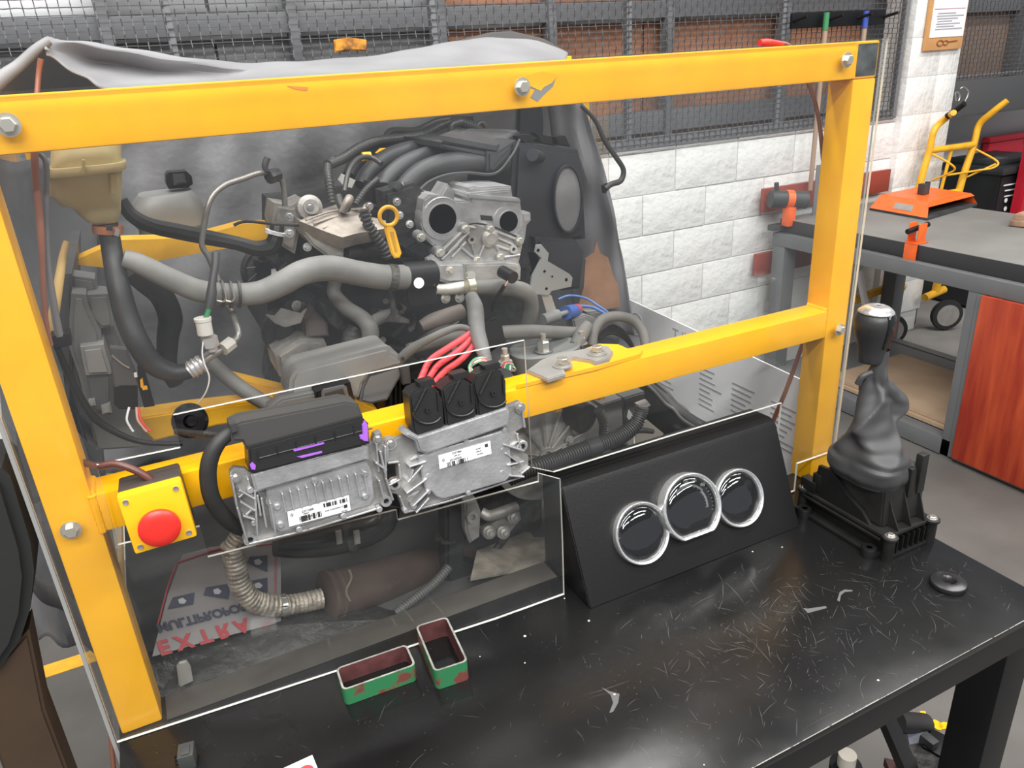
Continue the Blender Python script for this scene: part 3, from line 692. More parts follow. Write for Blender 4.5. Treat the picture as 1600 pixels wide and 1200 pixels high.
# ================================================================ GEAR SHIFTER
gs = root('gear_shifter', 'black gear lever with grey leather boot on a ribbed base at the table end', 'gear lever')
PLB = mat('shifter_plastic', (.009, .009, .009), .4, noise=.2, nscale=30)
PLD = mat('shifter_plate_dusty', (.016, .0155, .015), .5, spec=.35, noise=.3, nscale=20)
# coordinates: x across, y depth, z up from the table
def s3(x, y, h): return V(x, y, TZ + h)
X0, X1, Y0, Y1 = 1.058, 1.178, .728, .945
def sbox(name, a, b, m, bev=.002): 
    A_ = s3(*a); B_ = s3(*b); return box(name, (A_ + B_) / 2, tuple(abs(B_[i] - A_[i]) for i in range(3)), m, gs, None, bev)
sbox('skirt', (X0 + .008, Y0 + .018, .0), (X1 - .006, Y1 - .006, .044), PLB)
sbox('foot_flange', (X0, Y0 + .004, 0), (X1, Y0 + .028, .007), PLB)
sbox('foot_flange', (X0 - .012, Y0 + .02, 0), (X0 + .014, Y1, .009), PLB)
for k in range(7): sbox('rib', (X0 + .012 + .014 * k, Y0 + .006, .006), (X0 + .0145 + .014 * k, Y0 + .024, .040), PLB, 0)
bm = bmesh.new()
def rr(x0, x1, y0, y1, r, n=5):
    out = []
    for cx, cy, a0 in ((x1 - r, y1 - r, 0), (x0 + r, y1 - r, 90), (x0 + r, y0 + r, 180), (x1 - r, y0 + r, 270)):
        for i in range(n + 1): a = math.radians(a0 + 90 * i / n); out.append((cx + r * math.cos(a), cy + r * math.sin(a)))
    return out
add_prism(bm, [s3(x, y, .044) for x, y in rr(X0 - .002, X1 + .002, Y0 + .008, Y1, .008)], Vector((0, 0, .006)), .001)
link('top_plate', bm, PLD, gs, smooth=True)
for (x, y) in ((X0 + .006, Y0 + .008), (X1 - .004, Y0 + .008), (X0 + .006, Y1 - .01), (X1 - .004, Y1 - .01)):
    lathe('corner_boss', [(.010, 0), (.010, .046), (.0135, .046), (.0135, .0505), (.0095, .052), (0, .052)], s3(x, y, 0), (0, 0, 1), PLD, gs, 24)
    bolt(s3(x, y, .051), (0, 0, 1), .0065, STL, gs, h=.004)
for x, y in ((X0 - .010, Y0 + .034), (X0 - .010, Y1 - .03)):
    lathe('side_lug', [(.0055, .013), (.0055, .019), (.0125, .019), (.0135, .017), (.0135, 0)], s3(x, y, 0), (0, 0, 1), PLB, gs, 24)
    lathe('hole', [(0, 0), (.0057, 0)], s3(x, y, .0165), (0, 0, 1), SH, gs, 16)
sbox('rim', (X0 - .004, Y0 + .02, .036), (X0 + .004, Y1 - .01, .041), PLD, .001)
# tower
bm = bmesh.new(); lo = [(X0 + .014, Y0 + .034), (X1 - .008, Y0 + .026), (X1 - .008, Y1 - .05), (X0 + .012, Y1 - .03)]
vs0 = [bm.verts.new(s3(x, y, .05)) for x, y in lo]; hi = [(X0 + .017, Y0 + .040, .122), (X1 - .012, Y0 + .034, .150), (X1 - .012, Y1 - .065, .165), (X0 + .016, Y1 - .06, .130)]
vs1 = [bm.verts.new(s3(*p)) for p in hi]
for i in range(4): bm.faces.new((vs0[i], vs0[(i + 1) % 4], vs1[(i + 1) % 4], vs1[i]))
bm.faces.new(vs1); bm.faces.new(vs0)
bmesh.ops.bevel(bm, geom=[e for e in bm.edges], offset=.003, segments=2, affect='EDGES'); link('tower', bm, PLD, gs, smooth=True)
for k, (x, top) in enumerate([(X0 + .030, .085), (X0 + .062, .100), (X0 + .098, .105)]):
    bm = bmesh.new(); add_prism(bm, [s3(x, Y0 + .010, .05), s3(x, Y0 + .038, .05), s3(x, Y0 + .038, top + .02), s3(x, Y0 + .030, top)], Vector((.0025, 0, 0))); link('fin', bm, PLD, gs)
bm = bmesh.new(); add_prism(bm, [s3(X0 + .012, Y0 + .05, .05), s3(X0 + .012, Y1 - .03, .05), s3(X0 + .012, Y1 - .04, .115), s3(X0 + .012, Y1 - .07, .118), s3(X0 + .012, Y1 - .11, .085), s3(X0 + .012, Y0 + .07, .068)], Vector((-.008, 0, 0)), .001); link('side_cheek', bm, PLB, gs, smooth=True)
sbox('clip', (X0 + .002, Y1 - .05, .06), (X0 + .014, Y1 - .03, .095), PLB)
sbox('wing', (X0 + .0, Y1 - .04, .05), (X0 + .02, Y1 - .004, .075), PLB)
sbox('latch', (X1 - .055, Y0 + .028, .10), (X1 - .042, Y0 + .040, .158), PLB)
sbox('latch', (X1 - .030, Y0 + .028, .10), (X1 - .012, Y0 + .042, .178), PLD)
# leather boot: lofted rings with twisting folds
LEA = mat('grey_leather', (.050, .050, .052), .5, bump=.15, bscale=400, bdist=.0008, noise=.05, nscale=20)
YB = .845
CB = s3(1.113, YB - .012, .016)
rings = []; bm = bmesh.new(); NS = 64; NR = 46
keys = [(.100, .054, .068, 0, 0), (.118, .063, .074, .0, 0), (.150, .063, .068, -.001, .0), (.176, .048, .052, -.002, .002), (.200, .043, .044, .001, .006), (.225, .041, .040, .008, .008), (.248, .042, .036, .015, .008), (.268, .030, .027, .006, .008), (.292, .018, .018, -.003, .010), (.330, .0155, .0155, .001, .010), (.345, .015, .015, .002, .010)]
def lerpk(h):
    for a, b in zip(keys, keys[1:]):
        if h <= b[0]: t = (h - a[0]) / (b[0] - a[0]); t = max(0, min(1, t)); t = t * t * (3 - 2 * t); return [a[i] + (b[i] - a[i]) * t for i in range(5)]
    return list(keys[-1])
for i in range(NR):
    h = .100 + .245 * i / (NR - 1); k = lerpk(h); ring = []
    fold = math.sin(math.pi * min(1, max(0, (h - .115) / .20)))
    for j in range(NS):
        a = 2 * math.pi * j / NS
        tw = a + 9 * (h - .1) 
        d = .010 * fold * math.sin(a * 2 + h * 30 + .8) + .0075 * fold * (1 - abs(math.sin(a * 1.5 - h * 26 + .6))) ** 2 * 1.6 + .004 * fold * math.sin(a * 5 + h * 48) - .003
        pw = 1 - .12 * (abs(math.sin(2 * a)) if h < .14 else 0)
        r1 = k[1] / pw + d; r2 = k[2] / pw + d
        ring.append(bm.verts.new(CB + Vector((k[3] + r1 * math.cos(a), k[4] + r2 * math.sin(a), h + .006 * fold * math.sin(a * 2 + h * 50)))))
    rings.append(ring)
for a, b in zip(rings, rings[1:]):
    for k in range(NS): bm.faces.new((a[k], a[(k + 1) % NS], b[(k + 1) % NS], b[k]))
bt = link('boot', bm, LEA, gs, smooth=True)
bt.data.shade_smooth() if hasattr(bt.data, 'shade_smooth') else None
sb = bt.modifiers.new('smooth', 'SUBSURF'); sb.levels = 1; sb.render_levels = 1
STI = mat('stitch_thread', (.34, .34, .35), .6)
# knob and stem
kc = W(1366, 520, y=YB + .01)
stem_top = kc - Vector((0, 0, .030)); rod('stem', CB + Vector((.002, .01, .315)), kc, .009, BLKG, gs)
rod('stem_collar', CB + Vector((.001, .012, .328)), CB + Vector((.001, .012, .338)), .012, BLKG, gs)
bm = bmesh.new(); rings = []
kp = [(-.050, .0185, .0185, 0), (-.044, .0195, .020, 0), (-.030, .0205, .0215, 0), (-.012, .0235, .0255, -.001), (.004, .0265, .030, -.003), (.018, .0275, .032, -.004), (.030, .0255, .030, -.003), (.039, .0195, .023, -.001), (.044, .0125, .015, 0), (.0462, .002, .002, 0)]
kp2 = [(h * 1.06, a * 1.12, b * 1.10, c) for h, a, b, c in cat(kp, 4)]
for h, rx, ry, ox in kp2:
    rings.append([bm.verts.new(kc + Vector((ox + rx * math.cos(2 * math.pi * j / 32), ry * math.sin(2 * math.pi * j / 32), h))) for j in range(32)])
for a, b in zip(rings, rings[1:]):
    for k in range(32): bm.faces.new((a[k], a[(k + 1) % 32], b[(k + 1) % 32], b[k]))
bm.faces.new(rings[0]); bm.faces.new(rings[-1])
kb = link('knob', bm, mat('knob_leather', (.028, .028, .029), .42, bump=.15, bscale=300), gs, smooth=True)
# glossy front cover and silver cap as shells proud of the knob
def shell(name, a0, a1, h0, h1, m, gap):
    bm = bmesh.new(); rg = []
    ks = [q for q in kp2 if h0 <= q[0] <= h1]
    for h, rx, ry, ox in ks:
        rg.append([bm.verts.new(kc + Vector((ox + (rx + gap) * math.cos(math.radians(a0 + (a1 - a0) * j / 16)), (ry + gap) * math.sin(math.radians(a0 + (a1 - a0) * j / 16)), h * 1.0 + gap * (1 if h > .03 else 0)))) for j in range(17)])
    for a, b in zip(rg, rg[1:]):
        for k in range(16): bm.faces.new((a[k], a[k + 1], b[k + 1], b[k]))
    o = link(name, bm, m, gs, smooth=True); s = o.modifiers.new('t', 'SOLIDIFY'); s.thickness = .0015; s.offset = -1; return o
shell('gloss_cover', -104, 40, -.026, .040, BLKG, .0018)
shell('silver_cap', 0, 360, .0365, .05, CHR, .0022)
lathe('boot_button', [(.0, 0), (.005, 0), (.006, .003), (.006, .010), (0, .012)], kc + Vector((-.022, -.008, -.078)), (-1, -.3, 0), BLKG, gs, 16)
hose_pts = [(1340, 600, .84, 5), (1348, 588, .835, 5), (1362, 582, .83, 4)]
hose('boot_fold', hose_pts, LEA, gs)

# ================================================================ LOOSE THINGS ON THE TABLE
def tube_offcut(label, c, wx, wy, h, ang, th=.003):
    t = root('steel_tube_offcut', label, 'metal box', 'square tube offcuts on the table')
    bm = bmesh.new(); o_ = rr(-wx / 2, wx / 2, -wy / 2, wy / 2, .008, 4); i_ = rr(-wx / 2 + th, wx / 2 - th, -wy / 2 + th, wy / 2 - th, .006, 4)
    B_ = Matrix.Rotation(math.radians(ang), 3, 'Z'); n = len(o_)
    L = []
    for pts, hh in ((o_, 0), (o_, h), (i_, h), (i_, .0)): L.append([bm.verts.new(c + B_ @ Vector((x, y, hh))) for x, y in pts])
    for k in range(4):
        a = L[k]; b = L[(k + 1) % 4]
        for j in range(n): 
            f = bm.faces.new((a[j], a[(j + 1) % n], b[(j + 1) % n], b[j])); f.material_index = (0, 1, 2, 1)[k]
    link('wall', bm, None, t, smooth=True, mats=[GRN, mat('bare_rim', (.33, .33, .30), .45, .3, noise=.3, nscale=60), MAR])
    return t
def tabc(px, py, h=0): return W(px, py, z=TZ + h)
rim1 = [tabc(*p, .030) for p in ((523, 1045), (637, 1006), (648, 1040), (537, 1079))]
c_ = sum(rim1, Vector()) / 4; c_.z = TZ + CZ + .0005
d = (rim1[1] - rim1[0]) + (rim1[2] - rim1[3]); ang = math.degrees(math.atan2(d.y, d.x)); 
w_ = d.length / 2; e_ = ((rim1[0] - rim1[3]) + (rim1[1] - rim1[2])).length / 2
tube_offcut('long green and rust coloured steel tube offcut lying along the acrylic sheet edge', c_, w_, e_, .030, ang)
rim2 = [tabc(*p, .036) for p in ((646, 977), (695, 967), (735, 1029), (682, 1052))]
c_ = sum(rim2, Vector()) / 4; c_.z = TZ + CZ + .0005
d = (rim2[1] - rim2[0]) + (rim2[2] - rim2[3]); ang = math.degrees(math.atan2(d.y, d.x)); w_ = d.length / 2; e_ = ((rim2[0] - rim2[3]) + (rim2[1] - rim2[2])).length / 2
tube_offcut('green steel tube offcut lying lengthwise, its short end towards the viewer', c_, w_, e_, .036, ang)
c_ = tabc(1481, 915); ws = root('rubber_washer', 'thick round black washer with a funnel hole near the table corner', 'washer')
lathe('ring', [(.0065, .002), (.0085, .009), (.012, .0125), (.017, .0125), (.0275, .0095), (.029, .007), (.0285, .003), (.027, 0.0002), (.0065, .0002)], c_, (0, 0, 1), mat('washer_rubber', (.014, .014, .015), .28), ws, 40)
cn = root('small_connector', 'small dark connector shell standing on the near left of the table', 'connector')
q = tabc(296, 1192); box('shell', q + Vector((0, 0, .013)), (.021, .026, .025), mat('grey_connector', (.05, .055, .052), .5), cn, Matrix.Rotation(-.15, 3, 'Z'), .002)
box('tab', q + Vector((0, -.003, .0265)), (.011, .016, .003), DGR, cn, Matrix.Rotation(-.15, 3, 'Z'), .001)
for k in range(3): box('pin', q + Vector((-.013, -.008 + .007 * k, .014)), (.006, .004, .004), BLK, cn, None, .001)
sk = root('paper_sticker', 'white paper sticker with a red print at the near edge of the table', 'sticker')
a_, b_, c2_, d_ = [W(*p, z=TZ + .0006) for p in ((440, 1202), (488, 1180), (505, 1222), (456, 1246))]
bm = bmesh.new(); add_prism(bm, [a_, d_, c2_, b_], Vector((0, 0, .0006))); link('paper', bm, LBL, sk)
lathe('red_print', [(0, 0), (.011, 0), (.011, .0003), (0, .0003)], W(478, 1206, z=TZ + .0013), (0, 0, 1), PNK, sk)
CRL = ['pale crumb beside the green tube offcuts on the table', 'tiny crumb at the lower right corner of the acrylic sheet', 'pale crumb in front of the left foot of the gauge box', 'tiny crumb between gauge box and gear shifter', 'tiny crumb right beside the lengthwise green offcut', 'tiny crumb in front of the lengthwise green offcut', 'tiny crumb under the right end of the gauge box', 'tiny crumb by the table front edge', 'grey flake on the table in front of the gauge box', 'pale chip near the table front edge below the washer']
for i, (px, py, r) in enumerate([(820, 994, .0022), (882, 935, .0015), (920, 970, .0022), (1176, 862, .0016), (750, 1026, .0012), (820, 1036, .0014), (1222, 855, .0014), (1100, 1195, .0012), (960, 1085, .0018), (1372, 1063, .0022)]):
    q = tabc(px, py); bm = bmesh.new(); bmesh.ops.create_icosphere(bm, subdivisions=1, radius=r)
    for v in bm.verts: v.co = Vector((v.co.x * random.uniform(.7, 1.3), v.co.y * random.uniform(.7, 1.3), max(0, v.co.z) * .6 )) + q
    o = link('debris_crumb', bm, mat('pale_crumb', (.6, .58, .52), .6)); tag(o, CRL[i], 'debris', 'pale crumbs on the black table')

# ================================================================ ENGINE BAY
HOSEG = mat('grey_hose', (.17, .168, .158), .6, noise=.22, nscale=14, bump=.15, bscale=60)
HOSED = mat('dusty_hose', (.13, .125, .115), .65, noise=.25, nscale=14)
HOSEB = mat('black_hose', (.018, .018, .019), .5, noise=.3, nscale=20)
CORR = mat('corrugated_black', (.035, .035, .034), .42)
INTK = mat('intake_plastic', (.036, .037, .040), .5, noise=.25, nscale=10, bump=.1)
eng = root('engine', 'four cylinder car engine with black intake and silver end covers mounted in the yellow stand', 'engine')
YT = 1.24
# block masses
def mass(name, px, y, t, m, bev=.01): return plate(name, px, y, t, m, eng, bev)
mass('engine_block', [(455, 405), (640, 400), (690, 410), (830, 410), (838, 500), (760, 560), (690, 600), (560, 600), (455, 590), (425, 540), (418, 470)], 1.42, .32, ENG)
mass('cylinder_head', [(470, 345), (600, 330), (660, 320), (815, 340), (835, 425), (650, 440), (500, 420), (470, 400)], 1.33, .40, ENG)
mass('oil_pan', [(450, 560), (690, 590), (760, 560), (745, 640), (640, 700), (480, 690), (440, 640)], 1.50, .25, DIRT)
# silver upper end cover with two round openings
up = [(663, 312), (672, 304), (692, 306), (712, 314), (735, 314), (735, 306), (732, 302), (800, 296), (802, 310), (813, 313), (816, 331), (830, 333), (830, 345), (824, 352), (821, 375), (806, 378), (768, 362), (724, 358), (704, 377), (690, 388), (677, 384), (664, 372), (658, 350)]
mass('end_cover', up, YT, .09, ALU, .003)
mass('cover_cap', [(732, 300), (733, 294), (741, 291), (752, 293), (776, 291), (800, 291), (800, 310), (735, 312)], YT + .01, .10, ALU, .003)
mass('cover_flange', [(730, 303), (812, 310), (814, 316), (732, 309)], YT - .006, .08, ALU, .001)
mass('horn_boss', [(688, 306), (700, 287), (711, 302), (710, 318), (690, 316)], YT + .004, .05, ALU, .003)
mass('lug', [(815, 333), (829, 332), (830, 345), (818, 348)], YT - .004, .03, ALU, .002)
mass('slot', [(751, 336), (769, 338), (770, 345), (752, 344)], YT - .0015, .003, SH, 0)
for cx, cy, r, dr in ((691, 342, .0255, 22), (794, 346, .0185, 16)):
    c = W(cx, cy, y=YT - .001)
    lathe('opening_flange', [(r + .012, -.04), (r + .012, .0), (r + .011, .0015), (r, .0015)], c, (0, -1, 0), ALU, eng, 40)
    lathe('opening_rim', [(r, -.012), (r, .0025), (r + .002, .0025), (r + .003, 0)], c, (0, -1, 0), ALU, eng, 32)
    lathe('opening', [(0, .0021), (r, .0021)], c, (0, -1, 0), mat('bore_dark', (.012, .013, .018), .3), eng, 32)
# lower V-shaped timing cover
lo = [(724, 358), (745, 352), (768, 360), (812, 378), (817, 384), (812, 408), (806, 416), (720, 420), (682, 414), (678, 402), (686, 392), (700, 384)]
mass('timing_cover', lo, YT - .012, .08, ALUD, .003)
for pts in ([(724, 360), (706, 379), (690, 392), (678, 401)], [(731, 366), (712, 384), (697, 397)], [(770, 354), (790, 362), (815, 373)], [(768, 369), (790, 378), (808, 386)], [(730, 351), (745, 349), (762, 352)]):
    hose('gasket_line', [(a, b, YT - .014, 1.6) for a, b in pts], SH, eng, seg=6, n=4)
for a, b in [((727, 357), (690, 393)), ((733, 362), (698, 398)), ((766, 358), (812, 376)), ((764, 366), (806, 384)), ((718, 384), (744, 405)), ((735, 374), (744, 404)), ((760, 374), (748, 403)), ((770, 372), (782, 399)), ((706, 402), (728, 378)), ((758, 352), (768, 362)), ((728, 352), (742, 356)), ((766, 380), (800, 392)), ((690, 405), (716, 382)), ((782, 402), (812, 398))]:
    rod('rib', W(*a, y=YT - .014), W(*b, y=YT - .014), .0026, ALU, eng, 8)
for x, y in [(727, 357), (766, 358), (812, 376), (688, 394), (746, 406), (782, 401), (658, 370)]:
    bolt(W(x, y, y=YT - .018), (0, -1, .1), .0056, ZNC, eng)
    lathe('bolt_boss', [(.0095, -.02), (.0095, -.001), (0, -.001)], W(x, y, y=YT - .017), (0, -1, 0), ALU, eng, 18)
for x, y in [(735, 374), (800, 389)]:
    lathe('threaded_boss', [(.0035, -.002), (.0035, .008), (.0075, .008), (.0085, -.01)], W(x, y, y=YT - .012), (0, -1, .05), ALUD, eng, 18)
    lathe('hole', [(0, 0), (.0036, 0)], W(x, y, y=YT - .018), (0, -1, .05), SH, eng, 14)
lathe('shaft_boss', [(.016, -.01), (.016, .004), (.010, .009), (0, .009)], W(765, 372, y=YT - .014), (0, -1, 0), ALUD, eng, 24)
# water outlet housing
mass('outlet_housing', [(668, 404), (680, 400), (690, 410), (812, 408), (816, 420), (815, 438), (770, 442), (700, 444), (682, 438)], YT - .03, .10, ALU, .006)
mass('outlet_face', [(726, 414), (790, 412), (812, 414), (814, 432), (780, 440), (728, 441)], YT - .036, .03, ALUD, .003)
mass('outlet_flange', [(664, 402), (672, 399), (680, 410), (684, 440), (678, 447), (668, 446), (670, 430)], YT - .035, .04, ALU, .003)
hose('outlet_neck', [(680, 452, YT - .04, 8), (700, 452, YT - .04, 9), (732, 448, YT - .045, 10)], ALUD, eng)
for x, y, r in [(703, 422, .0055), (696, 466, .0062), (718, 465, .0062)]:
    bolt(W(x, y, y=YT - .04), (0, -1, .1), r, ZNC, eng)
lathe('brass_fitting', [(.007, 0), (.007, .006), (.0045, .006), (.0045, .011), (0, .011)], W(676, 440, y=YT - .05), (-.3, -1, 0), mat('brass', (.55, .38, .12), .35, .8), eng, 6)
# thermostat housing, black with white dot
tx = W(628, 433, y=1.185); ty = W(675, 428, y=1.20)
rod('thermostat_housing', tx, ty, .024, BLK, eng, 28)
mass('housing_lower', [(634, 412), (664, 412), (672, 444), (690, 452), (688, 474), (664, 482), (640, 484), (632, 468)], 1.195, .06, BLK, .005)
mass('black_cover_plate', [(600, 300), (648, 286), (664, 300), (660, 340), (656, 400), (612, 400), (604, 360)], 1.275, .05, ENG, .006)
mass('sensor_block', [(634, 388), (650, 378), (668, 384), (674, 398), (660, 406), (636, 396)], 1.20, .04, BLK, .004)
lathe('white_dot', [(0, .0), (.0085, 0), (.009, .002), (0, .0025)], W(654, 442, y=1.165), (0, -1, .1), LBL, eng, 24)
mass('support_bracket', [(608, 455), (614, 455), (622, 492), (640, 500), (640, 506), (604, 503), (612, 490)], 1.20, .006, DIRT, .001)
# return pipe of the outlet
rp = hose('coolant_elbow', [(734, 449, 1.17, 11), (770, 449, 1.17, 12.5), (800, 450, 1.175, 13), (822, 458, 1.18, 13.5), (829, 476, 1.19, 13), (826, 498, 1.20, 12.5), (820, 515, 1.21, 12)], HOSED, eng, n=9)
# intake manifold
def run(pts, r0): return hose('intake_runner', pts, INTK, eng, seg=18, n=9)
run([(735, 218, 1.62, 12), (680, 220, 1.61, 12), (630, 222, 1.58, 12), (585, 234, 1.54, 12), (556, 254, 1.5, 11), (545, 275, 1.48, 10)], 1)
run([(750, 228, 1.54, 12), (700, 228, 1.53, 13), (650, 232, 1.50, 13), (608, 244, 1.47, 13), (578, 266, 1.44, 12), (564, 290, 1.42, 11)], 1)
run([(765, 240, 1.46, 13), (720, 238, 1.45, 14), (675, 242, 1.43, 14), (636, 255, 1.40, 14), (606, 278, 1.38, 13), (590, 306, 1.36, 12)], 1)
run([(790, 253, 1.37, 15), (740, 252, 1.36, 16), (698, 255, 1.35, 16), (662, 267, 1.34, 16), (636, 288, 1.32, 15), (620, 314, 1.31, 14), (612, 338, 1.31, 13)], 1)
plen = mass('plenum', [(762, 236), (778, 238), (808, 219), (806, 226), (796, 247), (773, 270), (762, 268)], 1.335, .20, INTK, .005)
mass('plenum_edge', [(688, 222), (776, 237), (776, 247), (750, 244), (690, 231)], 1.345, .25, INTK, .003)
bm = bmesh.new()
TLf, TRf, TRb, TLb = W(688, 222, y=1.34), W(776, 238, y=1.34), W(812, 214, y=1.62), W(722, 207, y=1.66)
add_prism(bm, [TLf, TRf, TRb, TLb], Vector((0, 0, .012)), .003); link('plenum_lid', bm, INTK, eng, smooth=True)
for k in range(9):
    t = .3 + .68 * k / 8
    A_ = TLf.lerp(TLb, t) + (TRf - TLf) * .22; B_ = TRf.lerp(TRb, t); rod('plenum_rib', A_ + Vector((0, 0, .013)), B_ + Vector((-.006, 0, .013)), .0035, INTK, eng, 8)
hose('manifold_lip', [(812, 218, 1.335, 2.5), (800, 243, 1.33, 2.5), (774, 271, 1.33, 2.5), (730, 270, 1.33, 2.5), (696, 274, 1.32, 2.5), (668, 286, 1.31, 2.5), (650, 305, 1.30, 2.5)], INTK, eng)
mass('gasket_box', [(580, 286), (606, 286), (612, 300), (606, 322), (582, 318)], 1.34, .05, BLK, .003)
mass('yellow_tag', [(587, 239), (594, 232), (622, 230), (619, 236), (600, 240)], 1.47, .004, YEL, .001)
rod('yellow_cap', W(566, 245, y=1.40), W(579, 244, y=1.40), .008, YEL, eng, 16)
mass('white_tag', [(528, 281), (534, 271), (556, 282), (550, 294), (538, 292)], 1.38, .004, mat('faded_tag', (.42, .42, .38), .6), .001)
# airbox behind, with its large round opening
ABX = mat('airbox_plastic', (.022, .024, .030), .42, noise=.15, nscale=8)
mass('airbox', [(806, 218), (822, 226), (906, 234), (912, 262), (918, 374), (900, 376), (898, 405), (800, 400), (800, 330)], 1.50, .25, ABX, .01)
mass('airbox_lower', [(838, 372), (902, 376), (914, 395), (908, 452), (880, 455), (850, 440)], 1.47, .2, ABX, .008)
cA = W(886, 311, y=1.492); B_ = basis(Vector((.12, -1, 0)))
bm = bmesh.new(); lps = []
for rx, rz, h in ((.038, .075, .0), (.038, .075, .008), (.034, .071, .008), (.034, .071, -.004)):
    lps.append([bm.verts.new(cA + Vector((rx * math.cos(2 * math.pi * j / 40), -h, rz * math.sin(2 * math.pi * j / 40)))) for j in range(40)])
for a, b in zip(lps, lps[1:]):
    for k in range(40): bm.faces.new((a[k], a[(k + 1) % 40], b[(k + 1) % 40], b[k]))
link('airbox_ring', bm, ABX, eng, smooth=True)
bm = bmesh.new(); bm.faces.new([bm.verts.new(cA + Vector((.034 * math.cos(2 * math.pi * j / 40), -.0015, .071 * math.sin(2 * math.pi * j / 40)))) for j in range(40)]); link('airbox_opening', bm, mat('opening_grey', (.15, .15, .155), .5, noise=.2, nscale=10), eng)
rod('airbox_spigot', W(832, 242, y=1.46), W(846, 246, y=1.52), .013, ABX, eng, 20)
for a in ([(806, 212), (828, 210), (842, 216), (820, 224)], [(838, 208), (862, 214), (866, 228), (846, 224)], [(868, 214), (884, 212), (892, 230), (872, 226)]): mass('airbox_catch', a, 1.52, .03, BLK, .002)
# left-hand ancillaries: tan heat shield, pump, dark alternator
mass('heat_shield', [(471, 346), (509, 361), (535, 371), (556, 365), (600, 358), (604, 366), (566, 372), (548, 380), (538, 390), (537, 404), (512, 402), (488, 384), (473, 365)], 1.225, .10, ALUD, .004)
hb = [W(*p, y=q) for p, q in (((467, 345), 1.22), ((509, 362), 1.21), ((535, 371), 1.20), ((556, 365), 1.21), ((602, 357), 1.22), ((603, 345), 1.25), ((574, 338), 1.29), ((580, 322), 1.33), ((545, 326), 1.34), ((545, 308), 1.37), ((524, 320), 1.34), ((500, 328), 1.31))]
bm = bmesh.new(); vs = [bm.verts.new(p) for p in hb]; cc = sum(hb, Vector()) / len(hb) + Vector((0, -.01, .012)); cv = bm.verts.new(cc)
for i in range(len(vs)): bm.faces.new((vs[i], vs[(i + 1) % len(vs)], cv))
r_ = bmesh.ops.extrude_face_region(bm, geom=list(bm.faces)); bmesh.ops.translate(bm, verts=[g for g in r_['geom'] if isinstance(g, bmesh.types.BMVert)], vec=Vector((0, .01, -.02)))
link('shield_top', bm, ALUB, eng, smooth=False)
for a, b, c_2 in (((478, 344), (520, 330), (560, 328)), ((490, 350), (530, 338), (580, 336)), ((505, 357), (540, 346), (596, 344))): hose('shield_ridge', [(a[0], a[1], 1.215, 1.6), (b[0], b[1], 1.25, 1.6), (c_2[0], c_2[1], 1.28, 1.6)], ALUB, eng, seg=6, n=3)
for x, y in ((543, 316), (571, 330)): hose('shield_eye', [(x - 8, y + 16, 1.25, 6), (x, y, 1.25, 7), (x + 3, y - 6, 1.26, 7)], ALUB, eng, seg=12)
mass('shield_foot', [(540, 378), (602, 368), (606, 398), (560, 402), (540, 396)], 1.27, .05, DIRT, .004)
rod('manifold_tube', W(540, 392, y=1.25), W(602, 388, y=1.27), .013, DIRT, eng, 18)
lathe('pump_flange', [(.020, -.02), (.020, .004), (.012, .008), (.012, .014), (0, .014)], W(484, 324, y=1.27), (0, -1, .2), ALUD, eng, 24)
mass('pump_body', [(430, 318), (456, 322), (476, 312), (492, 322), (494, 346), (470, 352), (462, 398), (432, 380), (426, 345)], 1.29, .08, ALUD, .006)
for x, y in [(452, 338), (452, 364), (480, 386), (484, 324), (577, 322), (620, 315), (624, 336), (640, 350)]: bolt(W(x, y, y=1.235), (0, -1, .2), .0048, STL, eng)
ac = W(455, 415, y=1.33)
for k, (x, y, r) in enumerate([(455, 410, .045), (446, 520, .042), (470, 480, .03)]):
    lathe('ancillary_pulley', [(r, -.05), (r, 0), (r * .92, .004), (r * .88, .0), (r * .45, -.004), (r * .40, .008), (r * .2, .012), (0, .012)], W(x, y, y=1.36), (-.2, -1, .1), ENG, eng, 28)
lathe('alternator', [(.045, -.07), (.045, 0), (.038, .008), (.034, .004), (.018, .004), (.016, .014), (0, .014)], W(418, 424, y=1.36), (-.1, -1, .2), ENG, eng, 30)
for k in range(10):
    a = k * .628; rod('fan_blade', W(418, 424, y=1.345) + Vector((.018 * math.cos(a), -.004, .018 * math.sin(a))), W(418, 424, y=1.345) + Vector((.036 * math.cos(a + .3), -.004, .036 * math.sin(a + .3))), .002, DGR, eng, 6)
mass('voltage_plug', [(400, 412), (424, 408), (428, 432), (404, 438)], 1.33, .03, BLK, .003); mass('warning_tag', [(424, 421), (430, 420), (440, 436), (424, 438)], 1.32, .002, LBL, 0)
rod('spacer', W(407, 402, y=1.32), W(420, 400, y=1.30), .006, DIRT, eng, 10)
mass('compressor', [(430, 555), (470, 530), (508, 532), (516, 550), (516, 578), (478, 590), (455, 596), (438, 590)], 1.30, .10, ALUD, .008)
mass('compressor_box', [(478, 500), (492, 484), (512, 505), (514, 525), (480, 528)], 1.31, .05, mat('brown_grey', (.16, .13, .12), .6), .003)
mass('connector_block', [(498, 470), (520, 480), (544, 508), (538, 524), (516, 506)], 1.28, .02, DIRT, .002)
mass('gasket_plate', [(415, 492), (430, 494), (440, 482), (470, 490), (480, 482), (470, 505), (446, 512), (430, 506)], 1.29, .006, ALUD, .001)
